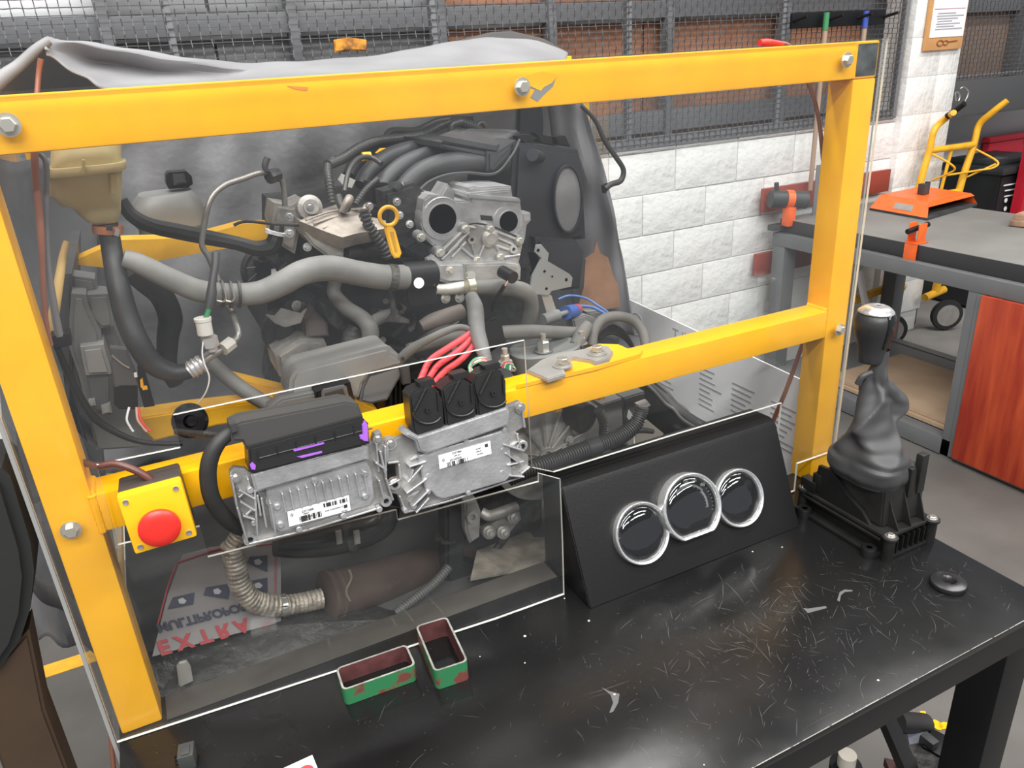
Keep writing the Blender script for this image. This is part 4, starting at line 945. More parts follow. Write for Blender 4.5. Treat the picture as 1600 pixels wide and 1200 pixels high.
# small clutter: sensor plugs, brackets, nuts on the dark block, each its own
for i in range(46):
    x = random.choice([random.uniform(420, 480), random.uniform(540, 680), random.uniform(600, 660), random.uniform(690, 800)]); y = random.uniform(470, 560) if x > 480 else random.uniform(385, 480)
    if i < 14: x, y = random.uniform(612, 660), random.uniform(270, 395)
    q = W(x, y, y=random.uniform(1.34, 1.40) if i >= 14 else random.uniform(1.29, 1.31)); k = i % 3
    R3 = Matrix.Rotation(random.uniform(-1, 1), 3, 'Y') @ Matrix.Rotation(random.uniform(-.4, .4), 3, 'Z')
    m = random.choice([DIRT, ENG, BLK, DGR, ALUD])
    if k == 0: box('sensor_plug', q, (random.uniform(.012, .028), .03, random.uniform(.008, .018)), m, eng, R3, .002)
    elif k == 1: bolt(q, R3 @ Vector((0, -1, .2)), random.uniform(.004, .007), random.choice([STL, ALUD, DIRT]), eng)
    else: rod('stub_pipe', q, q + R3 @ Vector((.03, -.01, .012)), random.uniform(.004, .008), m, eng, 10)
# bracket, grey, with holes
bk = [(838, 383), (846, 382), (858, 396), (856, 408), (890, 428), (895, 434), (893, 448), (862, 455), (858, 462), (836, 460), (828, 452), (832, 430), (846, 404), (836, 394)]
brkt = mass('bracket', bk, 1.20, .004, mat('bracket_grey', (.30, .31, .31), .45, .5, noise=.08), .0008)
for x, y, r in [(841, 391, .003), (851, 424, .0026), (885, 437, .003), (854, 451, .0026), (863, 432, .002)]: lathe('hole', [(0, 0), (r, 0)], W(x, y, y=1.1992), (0, -1, 0), SH, eng, 14)
mass('bracket_leg', [(846, 462), (862, 462), (872, 492), (856, 496)], 1.205, .004, PLT, .0008)

# ---- dipstick
dp = root('dipstick', 'yellow oil dipstick with a ring handle in front of the silver cover', 'dipstick')
bm = bmesh.new(); c = W(607, 338, y=1.17); P = [(c.x + .0145 * math.cos(2 * math.pi * i / 28), c.y, c.z + .0145 * math.sin(2 * math.pi * i / 28), .0034) for i in range(28)]
add_tube(bm, P, 10, closed=True); link('ring_handle', bm, YEL2, dp, smooth=True)
plate('grip', [(603, 351), (612, 351), (618, 360), (628, 396), (625, 403), (617, 404), (612, 396), (602, 360)], 1.167, .007, YEL2, dp, .002)
plate('grip_recess', [(610, 362), (615, 362), (621, 392), (618, 394)], 1.1655, .002, mat('dark_yellow', (.5, .27, .02), .5), dp)
# ---- radiator hose
t = root('radiator_hose', 'thick grey upper radiator hose running from the left to the black thermostat housing', 'hose')
hose('tube', [(192, 404, 1.13, 14), (215, 411, 1.13, 16), (262, 434, 1.13, 17), (310, 454, 1.135, 17.5), (360, 460, 1.14, 17.5), (405, 457, 1.15, 18), (440, 443, 1.15, 19), (475, 425, 1.155, 19.5), (515, 419, 1.16, 20), (560, 427, 1.165, 19.5), (600, 433, 1.17, 19.5), (632, 433, 1.18, 19.5)], HOSEG, t, seg=24, n=10)
def clamp(x0, y0, x1, y1, y, r, m, parent, name='clamp', wires=True):
    a = W(x0, y0, y=y); b = W(x1, y1, y=y); d = (b - a)
    o = lathe(name, [(r, 0), (r + .0015, 0), (r + .0015, d.length), (r, d.length)], a, d, m, parent, 28); return o
clamp(606, 433, 618, 434, 1.172, .0205, DIRT, t)
clamp(345, 459, 349, 459, 1.14, .0185, DIRT, t); clamp(358, 460, 362, 460, 1.14, .0185, DIRT, t); clamp(371, 460, 375, 460, 1.14, .0185, DIRT, t)
for x in (349, 362):
    hose('clamp_tang', [(x, 448, 1.118, 1.6), (x + 4, 464, 1.116, 1.6), (x, 471, 1.118, 1.6), (x - 10, 470, 1.12, 1.6)], STL, t)
# ---- expansion tank, its hose and spring clip
tk = root('expansion_tank', 'yellowed translucent coolant tank hanging under the top bar on the left', 'tank')
tc_ = W(138, 255, y=1.16)
def pxy(px, py, y=1.16): return W(px, py, y=y)
def loft(name, rings_, m, parent, n=28, sq=.0):
    """rings_: (px left, px right, py, depth, half thickness)"""
    bm = bmesh.new(); L = []
    for l, r, py, y, ht in rings_:
        a = W(l, py, y=y); b = W(r, py, y=y); c = (a + b) / 2; hw = (b - a).length / 2; ring = []
        for j in range(n):
            t = 2 * math.pi * j / n; ca, sa = math.cos(t), math.sin(t); e = .55
            ring.append(bm.verts.new(c + Vector((math.copysign(abs(ca) ** e, ca) * hw, math.copysign(abs(sa) ** e, sa) * ht, 0))))
        L.append(ring)
    for a, b in zip(L, L[1:]):
        for k in range(n): bm.faces.new((a[k], a[(k + 1) % n], b[(k + 1) % n], b[k]))
    bm.faces.new(L[0]); bm.faces.new(L[-1]); return link(name, bm, m, parent, smooth=True)
loft('body', [(80, 190, 210, 1.17, .045), (78, 191, 250, 1.17, .046), (76, 192, 275, 1.17, .046), (77, 192, 297, 1.17, .045), (92, 191, 312, 1.17, .042), (112, 190, 318, 1.17, .036), (122, 190, 330, 1.17, .030), (135, 188, 342, 1.17, .024), (148, 184, 347, 1.17, .018)], TANK, tk)
loft('seam_flange', [(74, 198, 255, 1.165, .052), (73, 199, 259, 1.165, .053), (73, 199, 264, 1.165, .053), (74, 198, 268, 1.165, .052)], TANK, tk)
plate('cap', [(120, 160), (170, 158), (172, 215), (120, 218)], 1.14, .04, BLK, tk, .006)
plate('rib', [(128, 250), (133, 250), (133, 272), (128, 272)], 1.108, .006, TANK, tk, .001)
plate('level_mark', [(172, 272), (182, 271), (182, 303), (172, 304)], 1.122, .004, mat('mark_tan', (.55, .46, .25), .5), tk, .001)
t2 = root('tank_hose', 'black hose with a copper spring clip dropping from the yellowed tank', 'hose')
hose('tube', [(168, 343, 1.17, 14), (172, 372, 1.16, 15), (178, 410, 1.14, 15.5), (186, 450, 1.12, 17), (198, 495, 1.11, 18), (215, 535, 1.10, 18), (238, 567, 1.10, 17), (268, 582, 1.10, 15), (298, 579, 1.10, 12)], HOSEB, t2, seg=20, n=9)
clamp(168, 352, 169, 364, 1.165, .0175, mat('copper_clip', (.55, .23, .12), .4, .6, noise=.3), t2)
plate('clip_tang', [(166, 354), (176, 355), (176, 361), (166, 360)], 1.135, .004, SH, t2)
plate('clip_ear', [(180, 356), (187, 360), (186, 370), (178, 368)], 1.14, .004, PLT, t2, .001)
rod('crimp', W(296, 580, y=1.10), W(318, 566, y=1.10), .0125, ALU, t2, 20)
for s_ in (.2, .5, .8):
    a = W(296, 580, y=1.10).lerp(W(318, 566, y=1.10), s_); lathe('crimp_ring', [(.0122, -.002), (.0140, 0), (.0122, .002)], a, W(318, 566, y=1.10) - W(296, 580, y=1.10), ALU, t2, 20)
# ---- refrigerant pipe with valve
ap = root('refrigerant_pipe', 'bent aluminium air conditioning pipe with a white capped service valve', 'pipe')
APM = mat('pipe_aluminium', (.25, .24, .225), .4, .6, noise=.2)
hose('pipe', [(318, 566, 1.10, 5), (335, 553, 1.10, 5.5), (356, 540, 1.11, 5.5), (370, 528, 1.12, 5), (372, 518, 1.125, 5), (364, 492, 1.15, 5), (352, 465, 1.19, 5), (338, 430, 1.20, 4.5), (326, 402, 1.20, 4.5), (316, 385, 1.20, 4.5), (317, 365, 1.20, 4.5), (322, 335, 1.20, 4.5), (331, 308, 1.21, 4.5), (350, 290, 1.22, 4.5), (380, 279, 1.24, 4.5), (408, 270, 1.26, 4.5), (428, 272, 1.27, 5), (440, 282, 1.28, 4.5), (444, 300, 1.28, 4.5), (445, 322, 1.28, 4.5)], APM, ap, seg=12, n=6)
rod('pipe_union', W(348, 546, y=1.10), W(362, 535, y=1.11), .010, mat('union_tan', (.42, .40, .35), .5), ap, 8)
rod('block_fitting', W(420, 277, y=1.26), W(434, 272, y=1.27), .011, DIRT, ap, 8)
hose('bracket_arm', [(416, 268, 1.26, 4), (414, 258, 1.26, 5), (418, 246, 1.26, 5)], DGR, ap)
rod('valve_stem', W(333, 548, y=1.09), W(328, 528, y=1.09), .007, ALU, ap, 16)
rod('valve_hex', W(330, 541, y=1.09), W(326, 526, y=1.09), .0115, ALU, ap, 6)
rod('valve_cap', W(321, 522, y=1.088), W(317, 500, y=1.088), .0105, mat('white_cap', (.62, .60, .56), .5), ap, 20)
lathe('cap_rim', [(.0088, 0), (.0115, 0), (.0115, .004), (.0105, .004)], W(317, 501, y=1.088), W(317, 500, y=1.088) - W(321, 522, y=1.088), mat('white_cap', (.62, .60, .56), .5), ap, 20)
hose('sensor_stalk', [(322, 496, 1.09, 4), (326, 484, 1.09, 4), (327, 478, 1.09, 4)], mat('green_plastic', (.05, .25, .10), .5), ap)
hose('dark_pipe', [(326, 482, 1.09, 6), (330, 462, 1.095, 8), (332, 440, 1.10, 6), (336, 415, 1.11, 6), (337, 396, 1.12, 6)], DGR, ap)
hose('wire', [(318, 530, 1.085, 1.2), (316, 552, 1.085, 1.2), (320, 570, 1.085, 1.2), (327, 590, 1.09, 1.2), (322, 612, 1.10, 1.2), (310, 630, 1.12, 1.2)], LBL, ap)
# ---- ribbed feed hose from the tank to the pump
t = root('ribbed_feed_hose', 'black ribbed hose sloping from behind the tank to the pump with a white band', 'hose')
hose('tube', [(190, 312, 1.24, 9), (205, 335, 1.24, 11), (235, 352, 1.24, 12), (280, 362, 1.25, 12.5), (325, 371, 1.26, 12), (370, 380, 1.26, 11), (400, 388, 1.26, 12), (422, 385, 1.26, 13), (430, 372, 1.26, 12), (433, 352, 1.27, 11)], HOSEB, t, seg=9, n=9)
clamp(430, 366, 431, 361, 1.26, .0152, LBL, t, 'white_band')
hose('thin_pipe', [(365, 352, 1.23, 2.5), (385, 346, 1.23, 2.5), (430, 350, 1.24, 2.5), (470, 352, 1.24, 2.5)], DIRT, t)
# ---- rear washer tank
wt = root('washer_tank', 'pale translucent washer tank with a black cap behind the ribbed hose', 'tank')
loft('body', [(215, 300, 300, 1.62, .05), (205, 312, 312, 1.62, .06), (200, 322, 335, 1.62, .06), (215, 325, 350, 1.62, .06)], mat('pale_tank', (.20, .20, .19), .4), wt)
loft('lower_body', [(215, 325, 350, 1.62, .06), (218, 318, 372, 1.62, .06), (228, 300, 388, 1.62, .05)], mat('green_tint_tank', (.13, .17, .12), .4), wt)
plate('cap', [(260, 274), (264, 270), (292, 268), (300, 276), (302, 288), (294, 294), (264, 296), (260, 288)], 1.60, .05, BLK, wt, .006)
plate('cap_ridge', [(270, 273), (288, 272), (292, 286), (272, 290)], 1.592, .01, DGR, wt, .003)
# ---- wiring harness on the left of the intake
h = root('intake_harness', 'bundle of corrugated black wiring looping over the intake runners', 'cable')
for pts, c in [([(520, 318, 1.30, 7), (514, 285, 1.32, 7), (512, 260, 1.36, 7), (520, 250, 1.38, 7)], (.006, .18)),
               ([(512, 258, 1.36, 8), (535, 248, 1.40, 8), (560, 232, 1.44, 8), (590, 220, 1.50, 7), (630, 215, 1.56, 7), (660, 210, 1.6, 7), (690, 195, 1.62, 7), (715, 190, 1.62, 8), (740, 198, 1.62, 8), (752, 208, 1.62, 7)], (.006, .15)),
               ([(600, 218, 1.52, 5), (612, 204, 1.55, 5), (650, 203, 1.6, 5), (680, 190, 1.62, 5), (702, 186, 1.62, 5)], None),
               ([(538, 300, 1.28, 4), (545, 268, 1.32, 4), (560, 248, 1.36, 4), (580, 246, 1.38, 4), (596, 256, 1.36, 4)], None),
               ([(528, 305, 1.27, 6), (534, 322, 1.26, 7), (545, 326, 1.25, 6)], None),
               ([(555, 320, 1.26, 5), (572, 296, 1.28, 5), (590, 280, 1.30, 5)], (.006, .2)),
               ([(568, 328, 1.22, 9), (574, 348, 1.22, 9), (586, 368, 1.22, 9), (600, 388, 1.22, 9), (606, 404, 1.22, 9)], (.007, .22)),
               ([(742, 206, 1.62, 4), (750, 192, 1.62, 4), (758, 196, 1.62, 4), (760, 210, 1.62, 4)], None),
               ([(706, 218, 1.6, 6), (706, 196, 1.6, 6), (722, 190, 1.6, 6)], None)]:
    hose('loom', pts, CORR, h, corr=c)
plate('plug', [(710, 182), (740, 182), (742, 196), (712, 196)], 1.62, .02, BLK, h, .002)
t = root('black_breather_hose', 'thin black hose hanging from the tarp edge and hooking back', 'hose')
hose('tube', [(908, 165, 1.50, 3), (930, 188, 1.50, 3.5), (945, 220, 1.50, 4), (962, 245, 1.50, 4), (974, 265, 1.50, 4), (970, 282, 1.50, 4.5), (955, 288, 1.50, 4.5), (946, 295, 1.50, 4.5)], RUB, t)
plate('end_fitting', [(942, 290), (950, 286), (948, 302), (944, 302)], 1.50, .008, BLK, t, .001)
# ---- left: radiator support, fuse carrier, pipes
rs = root('radiator_support', 'grey plastic radiator carrier seen end-on behind the left post', 'radiator')
RG = mat('carrier_grey', (.15, .148, .142), .55, noise=.15, nscale=10)
RG2 = mat('carrier_dark', (.07, .07, .072), .5, noise=.2, nscale=10)
plate('radiator_core', [(92, 430), (112, 428), (112, 660), (150, 700), (128, 690), (92, 560)], 1.22, .40, RG2, rs, .003)
plate('carrier', [(112, 432), (148, 437), (152, 458), (172, 460), (178, 520), (192, 560), (205, 600), (215, 650), (222, 700), (150, 705), (136, 640), (112, 560), (108, 500)], 1.24, .05, RG, rs, .004)
plate('carrier_upper', [(111, 460), (134, 462), (138, 480), (158, 520), (160, 560), (162, 585), (174, 640), (172, 648), (136, 650), (126, 600), (108, 545), (108, 500)], 1.19, .05, RG, rs, .006)
plate('carrier_step', [(136, 462), (170, 460), (176, 492), (178, 510), (158, 514), (140, 496)], 1.205, .05, RG, rs, .004)
plate('carrier_box', [(125, 544), (162, 540), (174, 580), (174, 586), (134, 588)], 1.165, .06, mat('carrier_light', (.22, .215, .205), .55, noise=.12, nscale=10), rs, .005)
plate('carrier_box', [(134, 588), (174, 584), (175, 620), (172, 650), (140, 640)], 1.17, .06, RG2, rs, .004)
plate('fuse_carrier', [(172, 545), (198, 548), (215, 592), (220, 605), (180, 612), (176, 580)], 1.15, .02, RG2, rs, .002)
plate('fuse_carrier', [(178, 608), (188, 604), (215, 604), (216, 640), (186, 640), (178, 632)], 1.145, .02, BLK, rs, .002)
plate('dark_slot', [(215, 568), (222, 565), (242, 635), (225, 637), (215, 600)], 1.15, .01, BLK, rs, .001)
for a in ([(219, 595), (223, 592), (225, 606), (220, 606)], [(221, 604), (230, 604), (231, 609), (223, 610)]): plate('yellow_fuse', a, 1.145, .006, YEL, rs, .001)
plate('white_fuse', [(209, 584), (214, 583), (215, 589), (210, 590)], 1.144, .004, LBL, rs)
for a in ([(158, 636), (172, 632), (175, 645), (160, 648)], [(138, 628), (148, 625), (150, 634), (140, 636)]): plate('clip', a, 1.16, .02, mat('carrier_light', (.22, .215, .205)), rs, .002)
hose('metal_line', [(175, 555, 1.145, 1.6), (190, 568, 1.145, 1.6), (202, 575, 1.145, 1.6)], STL, rs)
for i, (m, x) in enumerate([(LBL, 0), (mat('peach_wire', (.6, .4, .3), .5), 14), (PNK, 18)]):
    hose('wire', [(202 + x * .8, 636, 1.135, 1.8), (198 + x * 1.2, 655, 1.13, 1.8), (204 + x * 1.4, 668, 1.13, 1.8), (208 + x * 1.5, 674, 1.13, 1.8)], m, rs)
t = root('copper_line', 'pinkish copper pipe rising beside the left post up to the tarp peak', 'pipe')
hose('tube', [(64, 92, 1.10, 4.5), (60, 120, 1.10, 4), (56, 180, 1.09, 4.5), (54, 240, 1.08, 5.5), (57, 290, 1.08, 5.5), (63, 350, 1.08, 5.5), (66, 410, 1.08, 5), (68, 460, 1.08, 4.5), (72, 505, 1.08, 4), (80, 540, 1.08, 3.5)], COP, t)
t = root('clear_vent_tube', 'grey tube running down next to the copper pipe from the tank', 'pipe')
hose('tube', [(62, 240, 1.09, 3.5), (72, 256, 1.09, 4.5), (72, 300, 1.09, 4.5), (72, 360, 1.09, 4.5), (74, 400, 1.09, 4.5), (80, 450, 1.09, 5), (88, 500, 1.09, 6), (94, 528, 1.09, 6)], mat('tube_grey', (.16, .16, .17), .35), t)
plate('end_block', [(78, 527), (108, 522), (112, 540), (84, 546)], 1.085, .03, BLK, t, .002)
hose('lower_line', [(90, 545, 1.09, 5), (105, 580, 1.10, 6), (125, 620, 1.11, 6), (150, 655, 1.12, 6), (190, 680, 1.12, 5), (230, 692, 1.12, 4), (285, 693, 1.12, 4)], BLK, t)
t = root('tan_handle', 'tan wooden handle leaning behind the copper pipe', 'handle')
hose('shaft', [(104, 378, 1.16, 5), (98, 402, 1.15, 6), (92, 440, 1.14, 7), (84, 490, 1.13, 8), (78, 522, 1.125, 8.5)], mat('tan_wood', (.62, .42, .16), .5, noise=.15), t)
t = root('dark_cooling_hose', 'big dark bent hose hanging behind the tank hose on the left', 'hose')
hose('tube', [(200, 420, 1.30, 16), (225, 440, 1.32, 17), (252, 462, 1.34, 18), (266, 495, 1.36, 18), (262, 530, 1.36, 16), (262, 570, 1.36, 14), (275, 600, 1.36, 12)], HOSEB, t, seg=18)
t = root('lower_radiator_hose', 'dusty lower hose sloping down towards the grey cover', 'hose')
hose('tube', [(318, 555, 1.35, 11), (350, 585, 1.33, 12), (385, 612, 1.30, 12), (425, 635, 1.27, 12), (460, 650, 1.25, 11)], HOSED, t)
# ---- hoses left of centre, behind the big one
t = root('branch_hose', 'dusty forked coolant hose below the big grey radiator hose', 'hose')
hose('tube', [(524, 440, 1.27, 10), (522, 458, 1.26, 11), (540, 480, 1.25, 12), (565, 497, 1.24, 13), (578, 515, 1.23, 14), (577, 545, 1.22, 13), (572, 570, 1.22, 12)], HOSED, t, n=9)
hose('tube', [(580, 505, 1.235, 10), (596, 496, 1.25, 10), (618, 488, 1.26, 9)], HOSED, t)
hose('sleeve', [(558, 510, 1.26, 14), (550, 530, 1.26, 16), (550, 555, 1.26, 16), (552, 575, 1.26, 15)], DIRT, t)
t = root('elbow_hose', 'short rubbery elbow hose ending below the silver outlet', 'hose')
hose('tube', [(658, 510, 1.17, 9), (675, 502, 1.17, 12), (700, 494, 1.175, 13), (722, 486, 1.18, 12)], mat('brown_hose', (.10, .08, .07), .6, noise=.2), t)
t = root('taped_loom', 'taped wiring loom coming down from the steel hose clip to the plugs', 'cable')
hose('loom', [(736, 462, 1.14, 10), (742, 480, 1.12, 13), (744, 500, 1.10, 13), (746, 520, 1.07, 13), (752, 540, 1.05, 12), (758, 558, 1.03, 10), (764, 575, 1.0, 8)], DUST2, t, seg=16, n=9)
lathe('hose_clip', [(.013, -.006), (.0142, -.006), (.0142, .006), (.013, .006)], W(735, 446, y=1.165), Vector((1, 0, 0)), mat('clip_steel', (.60, .56, .42), .35, .8), t, 24)
rod('clip_screw', W(733, 430, y=1.15), W(737, 430, y=1.13), .007, ZNC, t, 12)
for i, dx in enumerate((0, 7, 14)):
    t = tag(hose('red_cable', [(734 + i * 5, 520 + i * 2, 1.075, 4), (718 + i * 9, 532 + i * 6, 1.06, 4.8), (696 + i * 12, 546 + i * 8, 1.04, 5), (672 + i * 12, 563 + i * 8, 1.02, 5), (660 + i * 10, 586 + i * 5, 1.0, 5), (651 + i * 9, 608, .985, 5)], PNK, None, n=8), ['thick red cable into the left side of the first plug', 'middle one of three thick red cables above the first plug', 'thick red cable nearest the taped loom'][i], 'cable', 'thick red cables')
hose_y = [(766, 560), (772, 562), (778, 566)]
wi = root('thin_wires', 'loop of thin green, white and red wires between loom and plugs', 'cable')
WC = [mat('wire_green', (.05, .28, .12), .5), LBL, mat('wire_grey', (.28, .28, .27), .5), PNK, mat('wire_cream', (.55, .5, .38), .5), mat('wire_green', (.05, .28, .12), .5)]
for i in range(12):
    a = i * .8
    hose('wire', [(768 + i * .6, 572, 1.0, 1.1), (757 - i * .5 + 3 * math.sin(a), 559 + i * .5, 1.0 - .002 * i, 1.1), (742 - i * .6, 560 + i * 1.4, .985, 1.1), (732 + i * .8, 574 + i * .6, .975, 1.1), (738 + i * 1.0, 590, .97, 1.1)], WC[i % 6], wi, seg=6, n=5)
for i in range(7):
    hose('wire', [(782 + 3 * i, 573 + i, 1.0, 1.1), (788 + 2 * i, 565 + i, 1.0, 1.1), (800 + i, 566 + 2 * i, 1.0, 1.1), (804 - i, 580, 1.01, 1.1)], WC[(i + 2) % 6], wi, seg=6, n=5)
t = root('black_loom_branch', 'split sleeve cable arching left from the taped loom', 'cable')
hose('sleeve', [(738, 516, 1.08, 5), (718, 511, 1.08, 5), (695, 518, 1.08, 6), (665, 532, 1.09, 7), (640, 548, 1.10, 8), (625, 562, 1.11, 8)], HOSED, t)
hose('inner', [(736, 512, 1.08, 4), (700, 511, 1.085, 4), (670, 522, 1.09, 4), (640, 545, 1.10, 3), (628, 562, 1.10, 3)], BLK, t)
t = root('connector_pigtail', 'small black sensor plug with a taped lead and two bare wires', 'cable')
rod('plug', W(784, 424, y=1.16), W(802, 434, y=1.13), .011, BLK, t, 12)
hose('bare_wire', [(796, 434, 1.13, 1), (792, 442, 1.13, 1), (788, 448, 1.13, 1)], mat('bare_copper', (.6, .3, .2), .5), t)
hose('taped_lead', [(788, 446, 1.13, 3), (780, 460, 1.14, 4), (772, 475, 1.15, 4), (770, 485, 1.16, 3)], BLK, t)
# long pipe behind the bar
t = root('heater_pipe', 'long grey pipe lying behind the middle bar with a black strap', 'pipe')
hose('tube', [(640, 545, 1.16, 9), (700, 530, 1.15, 10), (760, 522, 1.145, 11), (820, 518, 1.145, 11), (870, 519, 1.15, 10), (905, 520, 1.15, 9)], HOSED, t, seg=16)
plate('strap', [(752, 505), (784, 503), (787, 520), (792, 540), (762, 542), (758, 522)], 1.125, .005, BLK, t, .001)
t = root('loop_hose', 'dark hose making a half circle above the middle bar', 'hose')
hose('tube', [(925, 540, 1.13, 8), (928, 518, 1.14, 8), (940, 500, 1.15, 8), (962, 494, 1.15, 8), (988, 500, 1.14, 8), (1004, 518, 1.12, 8), (1010, 545, 1.10, 8), (1011, 560, 1.09, 8)], HOSED, t)
hose('tube', [(900, 540, 1.12, 11), (910, 520, 1.13, 11), (918, 508, 1.14, 9)], HOSED, t)
for i in range(4):
    hose('wire', [(935, 530 - 3 * i, 1.17, 3), (955, 520 - 4 * i, 1.17, 3), (975, 528 - 3 * i, 1.16, 3), (990, 545, 1.15, 3)], BLK, t)
t = root('blue_connector', 'blue round plug with blue wires behind the grey bracket', 'plug')
rod('blue_body', W(884, 489, y=1.22), W(898, 486, y=1.24), .014, mat('blue_plastic', (.035, .09, .30), .5), t, 12)
rod('red_ring', W(897, 485, y=1.235), W(902, 484, y=1.245), .012, mat('faded_red', (.30, .05, .07), .5), t, 16)
rod('grey_stub', W(848, 500, y=1.19), W(872, 492, y=1.20), .011, DUST2, t, 16); rod('thin_stub', W(870, 493, y=1.20), W(886, 488, y=1.22), .005, DUST2, t, 12)
for pts in ([(872, 468, 1.3, 2), (890, 462, 1.3, 2), (915, 466, 1.3, 2), (935, 478, 1.28, 2), (950, 488, 1.25, 2)], [(905, 478, 1.26, 2.5), (925, 480, 1.26, 2.5), (942, 488, 1.25, 2.5), (955, 496, 1.24, 2.5)]):
    hose('blue_wire', pts, mat('blue_wire', (.06, .13, .33), .45), t)
plate('terminal_block', [(895, 500), (915, 492), (932, 498), (928, 520), (900, 522)], 1.22, .03, DUST2, t, .003)
plate('terminal_block', [(918, 488), (940, 486), (945, 505), (925, 508)], 1.27, .03, DUST2, t, .003)

# ---- engine mount on the bar
em = root('engine_mount', 'grey rubber engine mount with a big nut and bolted arm on the middle bar', 'mount')
c = W(850, 543, y=1.125)
bm = bmesh.new(); rg = []
for rx, ry, h in ((.062, .045, -.04), (.066, .048, -.012), (.066, .048, .0), (.062, .044, .003), (.054, .036, -.002), (.02, .014, -.008)):
    rg.append([bm.verts.new(c + Vector((math.copysign(abs(math.cos(t_)) ** .8, math.cos(t_)) * rx, math.copysign(abs(math.sin(t_)) ** .8, math.sin(t_)) * ry, h))) for t_ in [2 * math.pi * j / 36 for j in range(36)]])
for a, b in zip(rg, rg[1:]):
    for k in range(36): bm.faces.new((a[k], a[(k + 1) % 36], b[(k + 1) % 36], b[k]))
bm.faces.new(rg[0]); bm.faces.new(rg[-1]); link('rubber_cup', bm, mat('mount_rubber', (.16, .165, .16), .55, noise=.15, nscale=12), em, smooth=True)
bolt(c + Vector((-.001, 0, -.006)), (0, 0, 1), .0115, STL, em, 'nut', h=.018); rod('stud', c + Vector((-.001, 0, .01)), c + Vector((-.001, 0, .026)), .0055, STL, em, 12)
for px, py, y in ((789, 555, 1.07), (908, 527, 1.12)):
    q = W(px, py, y=y); rod('side_stud', q, q + Vector((0, 0, .012)), .005, PLT, em, 12); bolt(q + Vector((0, 0, -.012)), (0, 0, 1), .008, PLT, em, 'nut', h=.012)
bm = bmesh.new(); zz = -.4705
arm = [(823, 578), (856, 592), (883, 584), (882, 573), (876, 566), (896, 558), (922, 562), (930, 566), (952, 560), (958, 548), (950, 540), (935, 540), (905, 546), (870, 552), (845, 562)]
add_prism(bm, [W(*p, z=zz + .006) for p in arm], Vector((0, 0, -.0065)), .0015); link('steel_arm', bm, PLT, em, smooth=True)
for px, py in ((879, 569), (933, 550)):
    q = W(px, py + 3, z=zz + .006)
    lathe('washer', [(0, 0), (.0165, 0), (.0165, .0025), (0, .0025)], q, (0, 0, 1), PLT, em, 24); lathe('washer', [(0, .0025), (.0125, .0025), (.0125, .005), (0, .005)], q, (0, 0, 1), ZNC, em, 24)
    bolt(q + Vector((0, 0, .004)), (0, 0, 1), .0095, ZNC, em, h=.009, washer=False)
for px, py in ((870, 650), (937, 632)):
    q = W(px, py, y=1.03); q.z = -.533 + CZ; bolt(q, (0, 0, -1), .010, YEL, st, h=.014)

# ---- grey cover (battery tray lid) in front of the engine
gc = root('grey_cover', 'dusty grey plastic cover with a black square port above the left control unit', 'cover')
plate('lid', [(452, 620), (454, 594), (460, 583), (470, 576), (600, 543), (608, 543), (612, 552), (630, 560), (632, 571), (578, 586), (568, 600), (562, 622), (540, 628), (500, 632), (460, 640)], 1.10, .07, DUST, gc, .006)
plate('side_moulding', [(575, 586), (632, 568), (634, 580), (620, 600), (606, 626), (580, 632), (562, 628), (566, 605)], 1.11, .05, mat('moulding_grey', (.15, .155, .16), .5), gc, .004)
plate('port_block', [(494, 614), (548, 598), (556, 630), (562, 648), (500, 660), (494, 640)], 1.07, .05, BLK, gc, .003)
plate('port_rim', [(503, 613), (506, 609), (538, 602), (542, 605), (548, 630), (503, 640)], 1.066, .004, mat('port_rim', (.10, .10, .105), .4), gc, .001)
plate('port_opening', [(508, 615), (536, 607), (543, 629), (508, 636)], 1.0645, .002, SH, gc)
plate('front_lip', [(420, 640), (440, 625), (495, 614), (495, 640), (440, 648), (425, 655)], 1.08, .03, mat('lip_grey', (.12, .12, .12), .5), gc, .003)
plate('ribbed_side', [(606, 612), (622, 584), (640, 578), (648, 610), (645, 640), (600, 648)], 1.13, .04, BLK, gc, .003)
for k in range(5): plate('rib', [(610 + 7 * k, 600 - 2 * k), (613 + 7 * k, 599 - 2 * k), (613 + 7 * k, 640), (610 + 7 * k, 641)], 1.12, .01, BLK, gc)
plate('hinge_clip', [(626, 576), (640, 572), (643, 600), (630, 602)], 1.10, .015, DGR, gc, .002)
t = root('small_ribbed_lead', 'thin ribbed lead entering the cutout beside the stop button', 'cable')
hose('lead', [(275, 674, 1.06, 5), (300, 677, 1.04, 5), (325, 679, 1.02, 6)], RUB, t)
hose('ribbed_boot', [(322, 678, 1.02, 6), (345, 680, 1.0, 5), (360, 681, .985, 5)], CORR, t, corr=(.004, .3))
t = root('round_rubber_grommet', 'round black rubber plug by the lower yellow member', 'grommet')
lathe('ring', [(.010, -.02), (.010, .006), (.021, .006), (.026, 0), (.026, -.02)], W(297, 658, y=1.14), (0, -1, .3), BLKG, t, 28)
lathe('core', [(0, .008), (.007, .008), (.0095, .004)], W(300, 658, y=1.14), (0, -1, .3), BLKG, t, 20)

